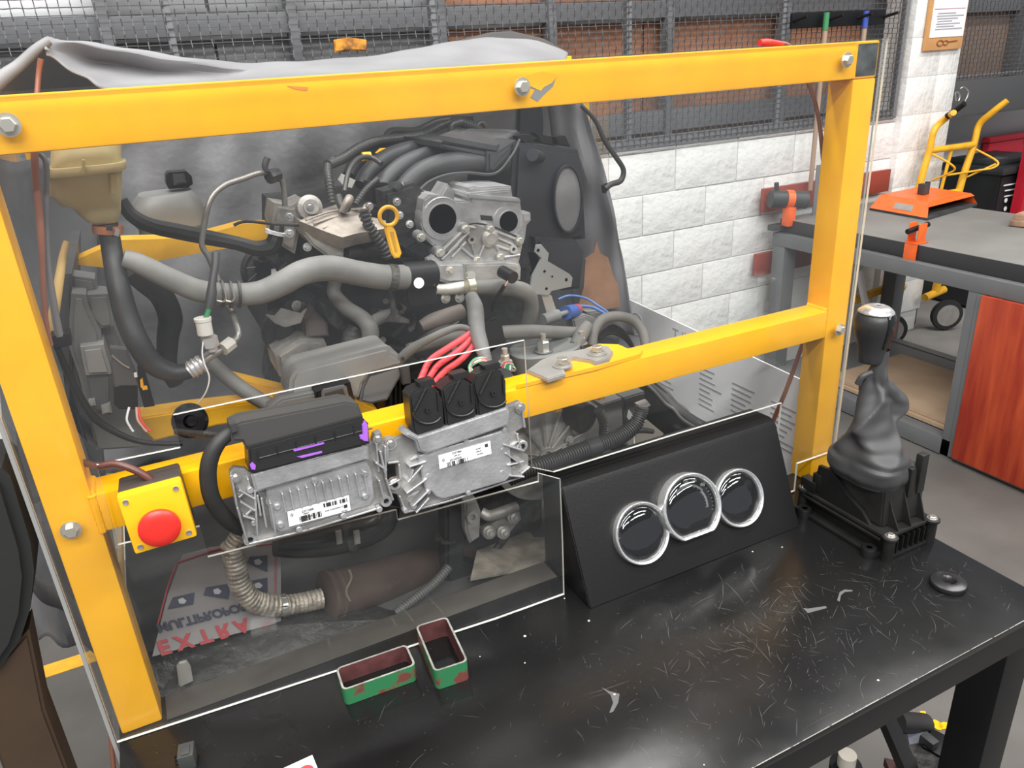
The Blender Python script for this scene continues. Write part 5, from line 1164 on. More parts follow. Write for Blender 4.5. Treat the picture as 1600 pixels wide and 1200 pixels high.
# ---- large corrugated loom in front, right
t = root('corrugated_conduit', 'thick corrugated black conduit running from the right unit under the bar', 'cable')
hose('conduit', [(795, 746, 1.03, 14), (830, 732, 1.03, 14), (870, 719, 1.035, 14), (910, 704, 1.04, 13.5), (945, 692, 1.045, 13), (972, 680, 1.05, 13), (992, 664, 1.055, 12), (1001, 645, 1.06, 11), (1004, 636, 1.06, 10)], CORR, t, seg=18, corr=(.0052, .16), n=8)
hose('plain_sleeve', [(917, 702, 1.041, 14.2), (935, 696, 1.043, 14.2)], RUB, t, seg=18)
hose('branch', [(984, 676, 1.05, 6), (1000, 672, 1.05, 5), (1020, 674, 1.05, 4)], RUB, t)
plate('mount_tab', [(996, 632), (1012, 626), (1018, 634), (1006, 640), (998, 640)], 1.06, .01, PLT, t, .002)
hose('thin_tie', [(990, 680, 1.06, 1), (992, 705, 1.06, 1)], LBL, t)
# ---- gearbox behind the bar
gx = root('gearbox', 'dusty cast gearbox bell housing with radial ribs under the middle bar', 'gearbox')
plate('bell_housing', [(800, 668), (850, 650), (900, 640), (945, 640), (955, 690), (930, 720), (870, 745), (800, 760), (770, 740), (780, 690)], 1.16, .16, ALUD, gx, .01)
ch = W(845, 705, y=1.15)
lathe('clutch_dome', [(.10, -.02), (.10, .0), (.075, .012), (.040, .018), (.016, .020), (.016, .030), (.009, .030), (.009, .02), (0, .02)], ch, (0, -1, .1), ALUD, gx, 40)
for a in (-60, -20, 15, 40, 65, 90, 120, 160):
    d = Vector((math.cos(math.radians(a)), -.08, math.sin(math.radians(a)))); rod('rib', ch + d * .018 + Vector((0, -.02, 0)), ch + d * .095 + Vector((0, -.008, 0)), .003, ALUD, gx, 8)
cy = W(915, 655, y=1.12); rod('solenoid', cy, cy + Vector((-.02, .09, .01)), .030, BLK, gx, 28); lathe('solenoid_face', [(0, .001), (.022, .001), (.0225, -.001)], cy, (.2, -1, -.1), BLKG, gx, 28)
hose('small_conduit', [(935, 640, 1.10, 8), (943, 660, 1.10, 8), (943, 685, 1.10, 8)], CORR, gx, corr=(.005, .2))
plate('side_plate', [(940, 632), (972, 622), (975, 690), (948, 700)], 1.17, .05, mat('plate_mid_grey', (.20, .20, .20), .5), gx, .002)
plate('upright', [(975, 622), (1008, 612), (1010, 640), (990, 660), (978, 668)], 1.20, .05, mat('upright_grey', (.10, .105, .105), .5), gx, .003)
for x, y in [(890, 688), (900, 672), (925, 696), (935, 703), (880, 700), (896, 712)]: bolt(W(x, y, y=1.13), (0, -1, .3), .006, ALUD, gx)
plate('base_bracket', [(978, 690), (1010, 655), (1038, 678), (1030, 690), (985, 702)], 1.25, .02, mat('pale_dusty', (.42, .39, .34), .6), gx, .002)
plate('white_tag', [(983, 640), (990, 650), (986, 660), (980, 652)], 1.12, .002, LBL, gx)
t = root('rubber_trim', 'wavy black rubber strip running down behind the gauge box top', 'rubber strip')
hose('strip', [(1000, 590, 1.40, 9), (1030, 612, 1.36, 10), (1052, 636, 1.32, 10), (1082, 660, 1.28, 11), (1120, 680, 1.24, 12)], RUB, t)
for o_ in (-9, 9): hose('lip', [(1004 + o_, 588, 1.38, 3), (1030 + o_, 610, 1.345, 3), (1048 + o_, 630, 1.32, 3), (1062 + o_, 640, 1.30, 3), (1078 + o_, 658, 1.27, 3), (1118 + o_, 680, 1.22, 3)], mat('lip_rubber', (.06, .06, .06), .4), t)
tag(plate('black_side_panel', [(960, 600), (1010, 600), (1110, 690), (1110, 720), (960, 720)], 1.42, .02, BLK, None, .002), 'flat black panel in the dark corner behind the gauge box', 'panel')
# lower gearbox parts seen under the control units
plate('lower_casing', [(735, 790), (755, 772), (830, 760), (850, 775), (850, 835), (815, 850), (770, 840), (735, 830)], 1.22, .14, DIRT, gx, .01)
plate('hanger_arm', [(727, 785), (745, 780), (752, 800), (750, 840), (735, 850), (728, 830)], 1.12, .02, ALUD, gx, .004)
lathe('eye_bolt', [(.005, 0), (.005, .006), (.011, .006), (.0115, -.01)], W(737, 807, y=1.11), (0, -1, .2), ALUD, gx, 24)
hose('casting_pipe', [(752, 800, 1.19, 8), (765, 806, 1.18, 9), (785, 800, 1.17, 9), (808, 790, 1.17, 8)], ALUD, gx)
for x, y in ((803, 808), (765, 832), (787, 832)):
    lathe('ball_stud', [(.0135, -.02), (.0135, 0), (.009, .003), (.009, .008), (.0045, .010), (.0045, .014), (0, .014)], W(x, y, y=1.16), (-.1, -1, .4), ALUD, gx, 24)
plate('link_plate', [(752, 828), (790, 808), (812, 800), (815, 812), (795, 835), (762, 842)], 1.18, .012, ALUD, gx, .002)

# ---- exhaust
ex = root('exhaust_muffler', 'rusty brown cylindrical exhaust muffler lying under the engine', 'exhaust')
q = W(508, 932, y=1.17); q2 = W(735, 872, y=1.24)
lathe('drum', [(0, 0), (.040, 0), (.046, .003), (.046, .008), (.043, .012), (.043, (q2 - q).length - .01), (.038, (q2 - q).length), (0, (q2 - q).length)], q, q2 - q, BRN, ex, 40)
lathe('drum_seam', [(.043, .018), (.0455, .020), (.0455, .024), (.043, .026)], q, q2 - q, BRN, ex, 40)
P = []
for t_ in range(14):
    u = t_ / 13; P.append((545 + 4 * math.sin(u * 8), 890 + 58 * u))
dent = [(P[i][0], P[i][1], 1.126 + abs(i - 6) * .0008, 1.8) for i in range(14)]
hose('weld_bead', dent[:12], mat('pale_bead', (.28, .24, .20), .5, noise=.3), ex, seg=6, n=2)
t = root('wrapped_exhaust_pipe', 'silver heat-wrapped exhaust pipe bending down to the muffler', 'exhaust')
WRAP = mat('heat_wrap', (.40, .36, .30), .42, .5, noise=.35, nscale=60, bump=1., bscale=220, bdist=.002)
hose('upper_wrap', [(392, 812, 1.16, 15), (378, 832, 1.16, 15), (362, 856, 1.16, 15)], WRAP, t, corr=(.007, .05))
hose('pipe', [(362, 850, 1.16, 17), (368, 885, 1.16, 17), (376, 915, 1.16, 17), (395, 938, 1.16, 17), (425, 946, 1.16, 17), (460, 944, 1.165, 16), (502, 935, 1.17, 16)], WRAP, t, seg=20, corr=(.008, .06))
lathe('band_clamp', [(.0195, -.006), (.0205, -.006), (.0205, .006), (.0195, .006)], W(444, 946, y=1.163), (1, 0, .0), STL, t, 24)
plate('clamp_screw', [(440, 934), (448, 933), (449, 942), (441, 943)], 1.138, .006, STL, t, .001)
plate('clamp_screw', [(441, 950), (450, 949), (451, 958), (442, 959)], 1.138, .006, STL, t, .001)
t = root('black_charge_pipe', 'fat black pipe with a worm clamp below the left control unit', 'pipe')
hose('tube', [(430, 850, 1.22, 20), (470, 850, 1.22, 22), (520, 845, 1.22, 23), (570, 832, 1.22, 23), (598, 815, 1.22, 22), (605, 790, 1.23, 20)], mat('pipe_black_gloss', (.025, .025, .024), .28), t, seg=24)
lathe('worm_clamp', [(.0285, -.008), (.030, -.008), (.030, .008), (.0285, .008)], W(546, 840, y=1.22), (1, -.05, .10), DIRT, t, 28)
for x in (530, 558): plate('clamp_ear', [(x - 5, 832), (x + 4, 830), (x + 6, 850), (x - 3, 852)], 1.185, .006, PLT, t, .002)
t = root('small_corrugated_tube', 'thin grey corrugated tube leaning against the muffler', 'cable')
hose('tube', [(618, 958, 1.10, 7), (650, 934, 1.11, 8), (680, 910, 1.12, 8), (702, 885, 1.13, 8)], mat('conduit_grey', (.10, .10, .095), .5), t, corr=(.005, .22))
t = root('dark_stabiliser_post', 'dark upright damper standing left of the lower gearbox bolts', 'post')
plate('body', [(697, 795), (728, 790), (726, 880), (752, 890), (752, 925), (700, 940), (697, 880)], 1.15, .04, mat('damper_dark', (.022, .022, .024), .4), t, .006)
clamp(698, 838, 698, 841, 1.17, .021, DIRT, t, 'tape_ring')
rod('link', W(735, 905, y=1.13), W(790, 840, y=1.17), .007, DIRT, t, 12)
# heat-shield sheet and reflected print in the tray
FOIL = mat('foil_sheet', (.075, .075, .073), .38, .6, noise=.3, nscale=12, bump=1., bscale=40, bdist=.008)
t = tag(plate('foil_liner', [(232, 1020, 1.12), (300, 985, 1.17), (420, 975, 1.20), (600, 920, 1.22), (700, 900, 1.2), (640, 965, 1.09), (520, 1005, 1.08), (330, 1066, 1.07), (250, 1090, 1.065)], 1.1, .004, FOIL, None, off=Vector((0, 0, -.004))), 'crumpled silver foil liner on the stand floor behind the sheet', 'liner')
t = tag(plate('clay_liner', [(735, 905, 1.08), (745, 860, 1.15), (800, 845, 1.2), (850, 820, 1.25), (852, 880, 1.07), (790, 895, 1.07)], 1.1, .004, mat('dusty_tan_metal', (.24, .215, .18), .5, .3, noise=.4, nscale=20, bump=.8, bscale=60), None, off=Vector((0, 0, -.004))), 'dusty tan metal sheet at the gearbox foot behind the acrylic', 'liner')
hk = root('metal_tongue', 'small grey metal tongue standing on the foil by the left post', 'bracket')
plate('tongue', [(276, 1042), (280, 1036), (292, 1033), (298, 1042), (302, 1065), (280, 1076)], 1.075, .004, PLT, hk, .002)
# reflection of a print, built as a solid printed sheet
pb = root('reflected_print', 'reflected print built as a flat sheet with red border, four pictures and flipped lettering', 'reflection')
YB2 = 1.085
RFL = mat('reflected_sheet', (.20, .19, .19), .35, noise=.1, nscale=8)
BG0, BG1, BG2 = W(244, 1012, y=1.10), W(439, 962, y=1.165), W(330, 856, y=1.30)
BGN = (BG1 - BG0).cross(BG2 - BG0).normalized(); BGN = BGN if BGN.y < 0 else -BGN
def bg(px, py, d=0):
    r = RM @ Vector((px - 800, py - 600, F_PX)); o = Vector((0, 0, CZ)); return o + r * ((BG0 + BGN * d - o).dot(BGN) / r.dot(BGN))
bm = bmesh.new(); add_prism(bm, [bg(*p) for p in ((238, 1026), (262, 930), (285, 868), (330, 856), (438, 843), (439, 905), (439, 972), (330, 1000))], Vector((0, .003, 0))); link('sheet', bm, RFL, pb)
RBD = mat('print_red', (.33, .05, .06), .5); NVY = mat('print_navy', (.05, .055, .08), .5)
def strip(name, pts, w, m, d=.0012):
    bm = bmesh.new(); add_tube(bm, [(*bg(*p, d), w) for p in pts], 4); return link(name, bm, m, pb)
strip('red_border', [(430, 935), (431, 858), (424, 850), (400, 853)], .0016, RBD); strip('red_border', [(247, 975), (262, 918), (276, 880)], .0016, RBD)
strip('red_border', [(276, 880), (330, 862), (372, 852)], .002, RBD)
for a in ([(262, 952), (270, 934), (304, 926), (302, 944)], [(318, 930), (322, 918), (360, 912), (357, 936)], [(388, 922), (390, 908), (418, 903), (418, 926)], [(386, 880), (390, 870), (418, 868), (418, 894)]):
    bm = bmesh.new(); add_prism(bm, [bg(*p, .0015) for p in a], Vector((0, .001, 0))); link('picture', bm, NVY, pb)
    cx = sum(p[0] for p in a) / 4; cyy = sum(p[1] for p in a) / 4
    bm = bmesh.new(); add_prism(bm, [bg(cx + 7 * math.cos(k), cyy + 5 * math.sin(k), .0022) for k in (0, 1.1, 2.2, 3.6, 4.9)], Vector((0, .0004, 0))); link('picture_highlight', bm, mat('print_pale', (.38, .38, .38), .5), pb)
ur = bg(400, 965) - bg(250, 1005); ud = bg(262, 960) - bg(270, 930)
text('lettering', 'MULTIPROPOSITO', .0228, bg(243, 976, .002), ur, ud, NVY, pb, align='LEFT', bold=.0009)
text('lettering', 'E X T R A', .036, bg(243, 1004, .002), ur, ud, RBD, pb, align='LEFT', bold=.0014)

# ================================================================ TARPAULIN
def drape(name, rows, m, parent, nx=9, ny=6, amp=.004, seed=0, th=.002):
    """rows of (px,py,depth) control points -> folded cloth surface"""
    R_ = [cat([tuple(W(p[0], p[1], y=p[2])) for p in r], nx) for r in rows]
    cols = list(zip(*R_)); G = [cat(list(c), ny) for c in cols]
    bm = bmesh.new(); rnd = random.Random(seed); ph = [rnd.uniform(0, 6) for _ in range(4)]
    vs = []
    for i, c in enumerate(G):
        l = []
        for j, p in enumerate(c):
            d = amp * (math.sin(i * .9 + ph[0] + j * .25) + .6 * math.sin(i * .37 - j * .5 + ph[1]) + .5 * math.sin(j * .8 + i * .15 + ph[2]))
            l.append(bm.verts.new(Vector(p) + Vector((d * .3, d, d * .5))))
        vs.append(l)
    for i in range(len(vs) - 1):
        for j in range(len(vs[0]) - 1): bm.faces.new((vs[i][j], vs[i + 1][j], vs[i + 1][j + 1], vs[i][j + 1]))
    o = link(name, bm, m, parent, smooth=True); s = o.modifiers.new('t', 'SOLIDIFY'); s.thickness = th; return o
tp = root('tarpaulin', 'grey tarpaulin thrown over the back of the engine stand, peaked at its left corner', 'tarpaulin')
drape('top_sheet', [
    [(72, 58, 1.16), (150, 67, 1.25), (260, 84, 1.4), (380, 97, 1.6), (480, 95, 1.7), (600, 84, 1.78), (690, 68, 1.84), (760, 58, 1.9), (840, 64, 1.92), (888, 82, 1.92)],
    [(72, 64, 1.14), (150, 74, 1.22), (260, 92, 1.36), (380, 106, 1.54), (480, 103, 1.64), (600, 95, 1.70), (690, 78, 1.76), (760, 70, 1.8), (840, 74, 1.84), (886, 88, 1.86)],
    [(73, 74, 1.12), (150, 98, 1.26), (260, 116, 1.38), (380, 120, 1.50), (480, 112, 1.5), (600, 104, 1.6), (690, 96, 1.66), (760, 88, 1.7), (840, 86, 1.74), (884, 92, 1.78)],
    [(74, 86, 1.12), (130, 118, 1.13), (190, 142, 1.15), (330, 150, 1.24), (470, 140, 1.35), (600, 130, 1.45), (690, 120, 1.5), (760, 116, 1.55), (840, 108, 1.6), (882, 100, 1.65)]], TARP, tp, 8, 6, .0022, 3)
hose('rolled_edge', [(-40, 165, 1.10, 12), (0, 125, 1.11, 11), (30, 102, 1.12, 9), (56, 78, 1.125, 8), (76, 64, 1.13, 7)], TARP, tp, seg=12)
0 and drape('left_flap', [[(-60, 150, 1.3), (0, 106, 1.22), (38, 78, 1.17), (76, 57, 1.15)], [(-60, 185, 1.2), (0, 122, 1.16), (40, 92, 1.14), (76, 66, 1.13)]], TARP, tp, 6, 5, .002, 5)
drape('back_curtain', [
    [(60, 120, 1.93), (160, 130, 1.93), (260, 130, 1.93), (360, 128, 1.92), (460, 126, 1.93), (560, 125, 1.92), (660, 122, 1.93), (760, 120, 1.92), (850, 120, 1.90), (905, 150, 1.80)],
    [(60, 260, 1.93), (160, 260, 1.91), (260, 260, 1.93), (360, 260, 1.93), (460, 260, 1.91), (560, 260, 1.93), (660, 260, 1.93), (760, 260, 1.92), (870, 260, 1.88), (935, 255, 1.78)],
    [(60, 420, 1.93), (160, 420, 1.93), (260, 420, 1.92), (360, 420, 1.93), (460, 420, 1.93), (560, 420, 1.91), (660, 420, 1.93), (760, 420, 1.92), (890, 400, 1.88), (972, 400, 1.78)],
    [(80, 560, 1.93), (170, 570, 1.93), (260, 580, 1.91), (360, 580, 1.93), (460, 580, 1.93), (560, 560, 1.93), (660, 540, 1.93), (780, 520, 1.92), (900, 490, 1.88), (984, 480, 1.78)],
    [(110, 760, 1.90), (200, 740, 1.90), (290, 720, 1.90), (380, 700, 1.90), (480, 680, 1.90), (570, 650, 1.90), (670, 620, 1.90), (790, 590, 1.90), (900, 560, 1.88), (1000, 570, 1.78)]], mat('curtain_tarp', (.21, .21, .22), .5, noise=.25, nscale=5, bump=.5, bscale=9, bdist=.02), tp, 7, 8, .010, 9)
drape('right_flap', [[(850, 120, 1.80), (882, 140, 1.74), (912, 160, 1.70)], [(868, 250, 1.80), (905, 240, 1.72), (940, 252, 1.70)], [(880, 340, 1.80), (930, 330, 1.74), (960, 336, 1.70)], [(890, 430, 1.80), (945, 430, 1.74), (978, 430, 1.70)], [(900, 520, 1.80), (955, 530, 1.74), (990, 520, 1.70)]], mat('tarp_mid', (.17, .17, .18), .5, bump=.3, bscale=14, bdist=.006), tp, 8, 8, .006, 4)
drape('left_curtain', [
    [(-30, 250, 1.2), (0, 250, 1.5), (60, 250, 1.8), (150, 250, 1.9)],
    [(-20, 420, 1.15), (0, 430, 1.4), (60, 430, 1.8), (150, 430, 1.88)],
    [(2, 600, 1.3), (30, 620, 1.2), (90, 600, 1.6), (150, 580, 1.85)],
    [(8, 720, 1.3), (50, 740, 1.18), (110, 740, 1.4), (160, 700, 1.8)],
    [(30, 850, 1.3), (70, 870, 1.16), (130, 880, 1.3), (180, 860, 1.7)],
    [(48, 930, 1.3), (90, 940, 1.15), (140, 950, 1.2), (200, 950, 1.6)],
    [(64, 995, 1.3), (100, 1010, 1.15), (150, 1020, 1.2), (210, 1010, 1.6)]], TARPD, tp, 6, 6, .006, 12)
drape('hem_band', [[(42, 890, 1.12), (80, 920, 1.11), (140, 950, 1.10)], [(50, 925, 1.12), (90, 955, 1.11), (145, 985, 1.10)]], mat('tarp_mid', (.17, .17, .18)), tp, 6, 4, .003, 8)
plate('top_fold', [(700, 68), (770, 50), (800, 48), (850, 60), (886, 80), (800, 66), (740, 66)], 1.95, .02, mat('tarp_fold', (.14, .14, .14), .5), tp, .004)
plate('peak_shade_sheet', [(-20, 150), (0, 134), (40, 100), (76, 70), (120, 108), (185, 142), (185, 165), (-20, 165)], 1.5, .004, mat('painted_peak_shade', (.012, .012, .014), .7), tp)  # near-black sheet added to stand for the shade under the tarp peak
plate('gap_shade_patch', [(815, 140), (880, 150), (905, 190), (905, 240), (812, 215)], 1.90, .004, mat('navy_black', (.02, .022, .032), .5), tp)  # navy-black patch added for the dark of the gap between the folds
tag(plate('torn_cardboard', [(915, 405), (928, 395), (932, 376), (938, 396), (950, 402), (958, 430), (966, 445), (970, 480), (900, 490), (912, 450)], 1.66, .004, mat('torn_brown', (.28, .15, .085), .7, noise=.2, nscale=14), None), 'torn brown sheet hanging inside the tarpaulin edge behind the airbox', 'cardboard')

# ================================================================ GREY WORKBENCH
BZ = -.84
wb = root('steel_workbench', 'grey steel workbench with red wooden doors standing by the white wall', 'workbench')
span('slab', (3.035, .70, BZ - .068), (3.925, 3.012, BZ - .002), BSIDE, wb, .002)
span('slab_top', (3.036, .70, BZ - .002), (3.924, 3.011, BZ), BTOP, wb, .0005)
span('rail', (2.995, .70, BZ - .135), (3.06, 3.02, BZ - .069), GRY, wb, .002)
span('rail', (3.87, .70, BZ - .135), (3.93, 3.02, BZ - .069), GRY, wb, .002)
span('rail', (3.06, 2.96, BZ - .135), (3.87, 3.02, BZ - .069), GRY, wb, .002)
for x0, y0, w_ in ((2.998, 2.93, .085), (2.998, 1.84, .065), (3.84, 2.88, .085), (3.86, 1.84, .06)):
    span('leg', (x0, y0, FL), (x0 + w_, y0 + w_, BZ - .069), GRY, wb, .002)
SHZ = FL + .09
span('lower_beam', (2.998, .70, FL + .01), (3.055, 3.0, SHZ), GRY, wb, .002)
span('lower_beam', (3.86, .70, FL + .01), (3.92, 3.0, SHZ), GRY, wb, .002)
span('lower_shelf', (3.0, 1.86, SHZ - .02), (3.9, 2.98, SHZ - .006), GRY, wb, .001)
span('divider', (2.99, 1.84, FL + .02), (3.9, 1.86, BZ - .14), GRY, wb, .001)
for k, (y0, y1) in enumerate(((1.30, 1.835), (.75, 1.29))):
    span('door', (2.975, y0, FL + .03), (2.993, y1, BZ - .136), REDW, wb, .002)
pw = [W(*p, z=SHZ - CZ - (-CZ) - 0 if False else SHZ) for p in ((1310, 618), (1425, 549), (1495, 570), (1500, 700), (1467, 693))]
bm = bmesh.new(); z_ = SHZ
pts = [V(3.07, 2.62, z_), V(3.62, 2.62, z_), V(3.62, 1.88, z_), V(3.07, 1.88, z_)]
for k in range(2):
    bm = bmesh.new(); add_prism(bm, [p + Vector((.02 * k, .01 * k, .001 + .019 * k)) for p in pts], Vector((0, 0, .017)), .001)
    tag(link('plywood_sheet', bm, WOOD, None), ['lower plywood sheet lying on the bottom shelf of the grey bench', 'upper plywood sheet of the two on the bottom shelf of the grey bench'][k], 'plywood', 'plywood sheets on the bench shelf')
# things on the bench
ob = root('orange_base_plate', 'orange steel machine base with a short black post on the bench corner', 'machine base')
b_ = [W(*p, z=BZ + .012) for p in ((1359, 325), (1449, 341), (1527, 318))]; b_.append(b_[0] + b_[2] - b_[1])
tpz = BZ + .062; t_ = [W(*p, z=tpz) for p in ((1377, 304), (1452, 316), (1517, 302))]; t_.append(t_[0] + t_[2] - t_[1])
bm = bmesh.new(); add_prism(bm, [p - Vector((0, 0, .0115)) for p in b_], Vector((0, 0, .012))); link('dark_base', bm, DGR, ob)
bm = bmesh.new(); add_prism(bm, t_, Vector((0, 0, -.006)), .001); link('top_sheet', bm, EOR, ob, smooth=True)
for i, j in ((0, 1), (3, 0), (2, 3)):
    bm = bmesh.new(); add_prism(bm, [t_[i], t_[j], b_[j], b_[i]], Vector((.004, .004, 0))); link('flange', bm, EOR, ob)
bm = bmesh.new(); m1 = t_[1].lerp(b_[1], .5); m2 = t_[2].lerp(b_[2], .5); add_prism(bm, [t_[1], t_[2], m2 - Vector((0, 0, -.014)), m1 - Vector((0, 0, -.014))], Vector((.004, .004, 0))); link('flange', bm, EOR, ob)
bm = bmesh.new(); L0 = lambda u, v: t_[0].lerp(t_[1], u).lerp(b_[0].lerp(b_[1], u), v) + Vector((-.002, -.002, 0))
add_prism(bm, [L0(.38, .35), L0(.72, .35), L0(.72, .75), L0(.38, .75)], Vector((-.0015, -.001, 0))); link('type_plate', bm, PLT, ob)
q = W(1447, 303, z=tpz); rod('post', q, q + Vector((0, 0, .065)), .014, DGR, ob, 12); box('post_bracket', q + Vector((-.03, .0, .03)), (.035, .04, .055), DGR, ob)
for px, py in ((1374, 321), (1432, 331)): lathe('hole', [(0, 0), (.010, 0), (.010, .003), (0, .003)], W(px, py, z=BZ + .022), (-.6, -.6, .5), SH, ob, 14)
t = root('orange_clamp', 'orange clamp with a black screw bar gripping the bench long edge', 'clamp')
q = W(1424, 385, x=3.03)
def cl(name, a, b, m=EOR, r=None): span(name, a, b, m, t, .002)
yq = q.y
box('jaw', V(3.027, yq, BZ - .035), (.006, .062, .085), EOR, t, None, .002)
box('arm', V(3.06, yq, BZ + .004), (.075, .062, .006), EOR, t, None, .002)
for d in (-.024, .024): box('cheek', V(3.055, yq + d, BZ + .048), (.05, .006, .085), EOR, t, None, .002)
rod('screw', V(2.99, yq + .0, BZ + .06), V(3.12, yq - .0, BZ + .075), .012, BLK, t, 16)
t = root('vise_clamp', 'orange and black roller clamp fixed on the far left end of the bench', 'clamp')
box('stand', V(3.03, 2.95, BZ + .02), (.05, .05, .10), EOR, t, None, .006)
rod('roller', V(2.94, 3.0, BZ + .115), V(3.12, 2.93, BZ + .095), .045, DGR, t, 24); rod('orange_band', V(3.015, 2.971, BZ + .107), V(3.05, 2.957, BZ + .103), .048, EOR, t, 24)
rod('knob', V(2.97, 2.99, BZ + .155), V(2.965, 2.99, BZ + .195), .012, DGR, t, 12)
box('base', V(3.0, 3.0, BZ - .04), (.08, .05, .03), DGR, t, None, .003)
tag(span('perforated_strip', (3.20, 2.95, BZ), (3.225, 2.957, BZ + .26), GRF, None, .001), 'narrow perforated steel strip standing on the bench behind the post', 'steel strip')
w_ = root('wood_block', 'short rough wooden block lying on the bench top', 'wood block')
q = W(1610, 352, z=BZ); box('block', q + Vector((.02, -.04, .0285)), (.16, .2, .055), mat('rough_wood', (.33, .20, .13), .7, noise=.35, nscale=14, bump=.5), w_, Matrix.Rotation(.2, 3, 'Z'), .005)
box('cleat', q + Vector((-.062, -.045, .016)), (.02, .19, .025), mat('rough_wood', (.33, .20, .13)), w_, Matrix.Rotation(.2, 3, 'Z'), .004)
for k, (x0, x1, z) in enumerate(((2.95, 3.90, -.745), (2.93, 3.62, -1.09))):
    o = span('red_brown_board', (x0, YW - .055, z - .062), (x1, YW - .028, z + .062), mat('red_brown_paint', (.26, .045, .03), .5, noise=.15, nscale=5), None, .004)
    tag(o, ['upper red-brown board on the wall at bench top height', 'lower red-brown board on the wall below the bench top'][k], 'board', 'red-brown boards on the white wall')
# brooms on their holder
t = root('broom_holder', 'black hook rail holding brooms in front of the wire mesh window', 'rail')
span('rail', (3.05, YW - .055, .075), (3.70, YW - .04, .145), BLK, t, .004)
for x in (3.06, 3.30, 3.50, 3.69): rod('hook', V(x, YW - .055, .11), V(x + .02, YW - .12, .125), .008, BLK, t, 10)
for k, (x, c0, z1, z0, lab) in enumerate(((3.245, mat('green_plastic', (.05, .25, .10)), .13, -.72, 'wooden broom stick with a green end hanging from the hook rail'), (3.52, mat('blue_end', (.05, .09, .42), .4), .13, -.2, 'wooden broom stick with a blue end hanging from the hook rail'))):
    t = root('broom_stick', lab, 'broom', 'broom sticks on the hook rail')
    rod('stick', V(x, YW - .085, z0), V(x, YW - .085, z1 - .07), .012, mat('stick_wood', (.40, .27, .19), .6), t, 12); rod('end_cap', V(x, YW - .085, z1 - .07), V(x, YW - .085, z1 + .01), .014, c0, t, 12)
t = root('broom_stick', 'short wooden stick with its blue end just above the yellow bar', 'broom', 'broom sticks on the hook rail')
rod('end_cap', V(3.44, YW - .05, -.06), V(3.44, YW - .05, .0), .014, mat('blue_end', (.05, .09, .42)), t, 12); rod('stick', V(3.44, YW - .05, -.72), V(3.44, YW - .05, -.06), .011, mat('stick_wood', (.40, .27, .19)), t, 12)
# clipboard
t = root('notice_board', 'wooden hanging board with a white printed checklist on the wall pillar', 'notice')
OW = mat('orange_wood', (.62, .32, .12), .5, noise=.1)
span('backboard', (4.02, YW - .065, -.07), (4.33, YW - .05, .5), OW, t, .004)
span('sheet', (4.045, YW - .068, -.005), (4.32, YW - .0655, .48), LBL, t, 0)
bm = bmesh.new(); 
for k, z in enumerate((.035, .048, .061, .074, .087, .10, .113)): add_box(bm, V(4.06 + (.26 - .02 * ((k * 3) % 5)) / 2, YW - .0685, z), (.22 - .025 * ((k * 3) % 5), .001, .006))
o = link('print_lines', bm, mat('print_grey', (.35, .35, .38), .6), t); o['kind'] = 'stuff'
bm = bmesh.new()
for z in (.135, .185, .215, .262): add_box(bm, V(4.18, YW - .0685, z), (.25, .001, .0035))
o = link('rule_lines', bm, mat('rule_red', (.45, .2, .25), .6), t); o['kind'] = 'stuff'
for k in range(5): span('icon', (4.09 + .035 * k, YW - .0695, .228), (4.11 + .035 * k, YW - .0682, .252), mat('print_dark', (.08, .07, .16), .6), t, 0)
bm = bmesh.new(); c = V(4.14, YW - .067, -.035)
for s_, cx in ((1, 0), (.8, .045)): add_tube(bm, [(c.x + cx + .025 * s_ * math.cos(a), c.y, c.z + .014 * s_ * math.sin(a), .0028) for a in [2 * math.pi * i / 16 for i in range(16)]], 6, closed=True)
add_tube(bm, [(c.x + .07, c.y, c.z + .004, .003), (c.x + .14, c.y, c.z + .008, .003)], 6); link('wrench_drawing', bm, mat('burnt_brown', (.22, .08, .03), .6), t)
# hand truck
ht = root('hand_truck', 'yellow hand truck with worn handles parked behind the grey bench', 'hand truck')
YH = 2.985
def hr(name, pts, m=YEL2, seg=10): return hose(name, [(a, b, YH + (p[0] if p else 0), r) for a, b, r, *p in pts], m, ht, seg=seg, n=5)
hr('upright', [(1395, 462, 6), (1434, 300, 5.5), (1452, 235, 5), (1460, 203, 5), (1479, 184, 5), (1490, 176, 4.5, -.1)])
hr('grip', [(1480, 182, 5, -.03), (1507, 162, 4.5, -.12)], BLK)
hr('upright', [(1462, 455, 6), (1498, 300, 5.5), (1521, 228, 5), (1530, 195, 5), (1550, 176, 5, -.06), (1574, 157, 4.5, -.12)])
hr('cross_tube', [(1452, 235, 5), (1486, 231, 5), (1521, 226, 5)]); hr('cross_tube', [(1470, 303, 4), (1500, 299, 5)]); hr('centre_bar', [(1470, 298, 2.5), (1487, 233, 2.5)])
hr('guard_rod', [(1454, 240, 1.6), (1475, 250, 1.6, -.08), (1492, 263, 1.6, -.12), (1480, 272, 1.6, -.08), (1455, 282, 1.6)]); hr('guard_rod', [(1522, 232, 1.6), (1558, 252, 1.6, -.1), (1552, 262, 1.6, -.1), (1530, 266, 1.6, -.05), (1478, 274, 1.6)]); hr('guard_rod', [(1556, 256, 1.4, -.1), (1510, 277, 1.4)])
hr('toe_frame', [(1335, 470, 6), (1380, 452, 7), (1410, 448, 7)]); hr('toe_frame', [(1445, 465, 6), (1475, 452, 6)])
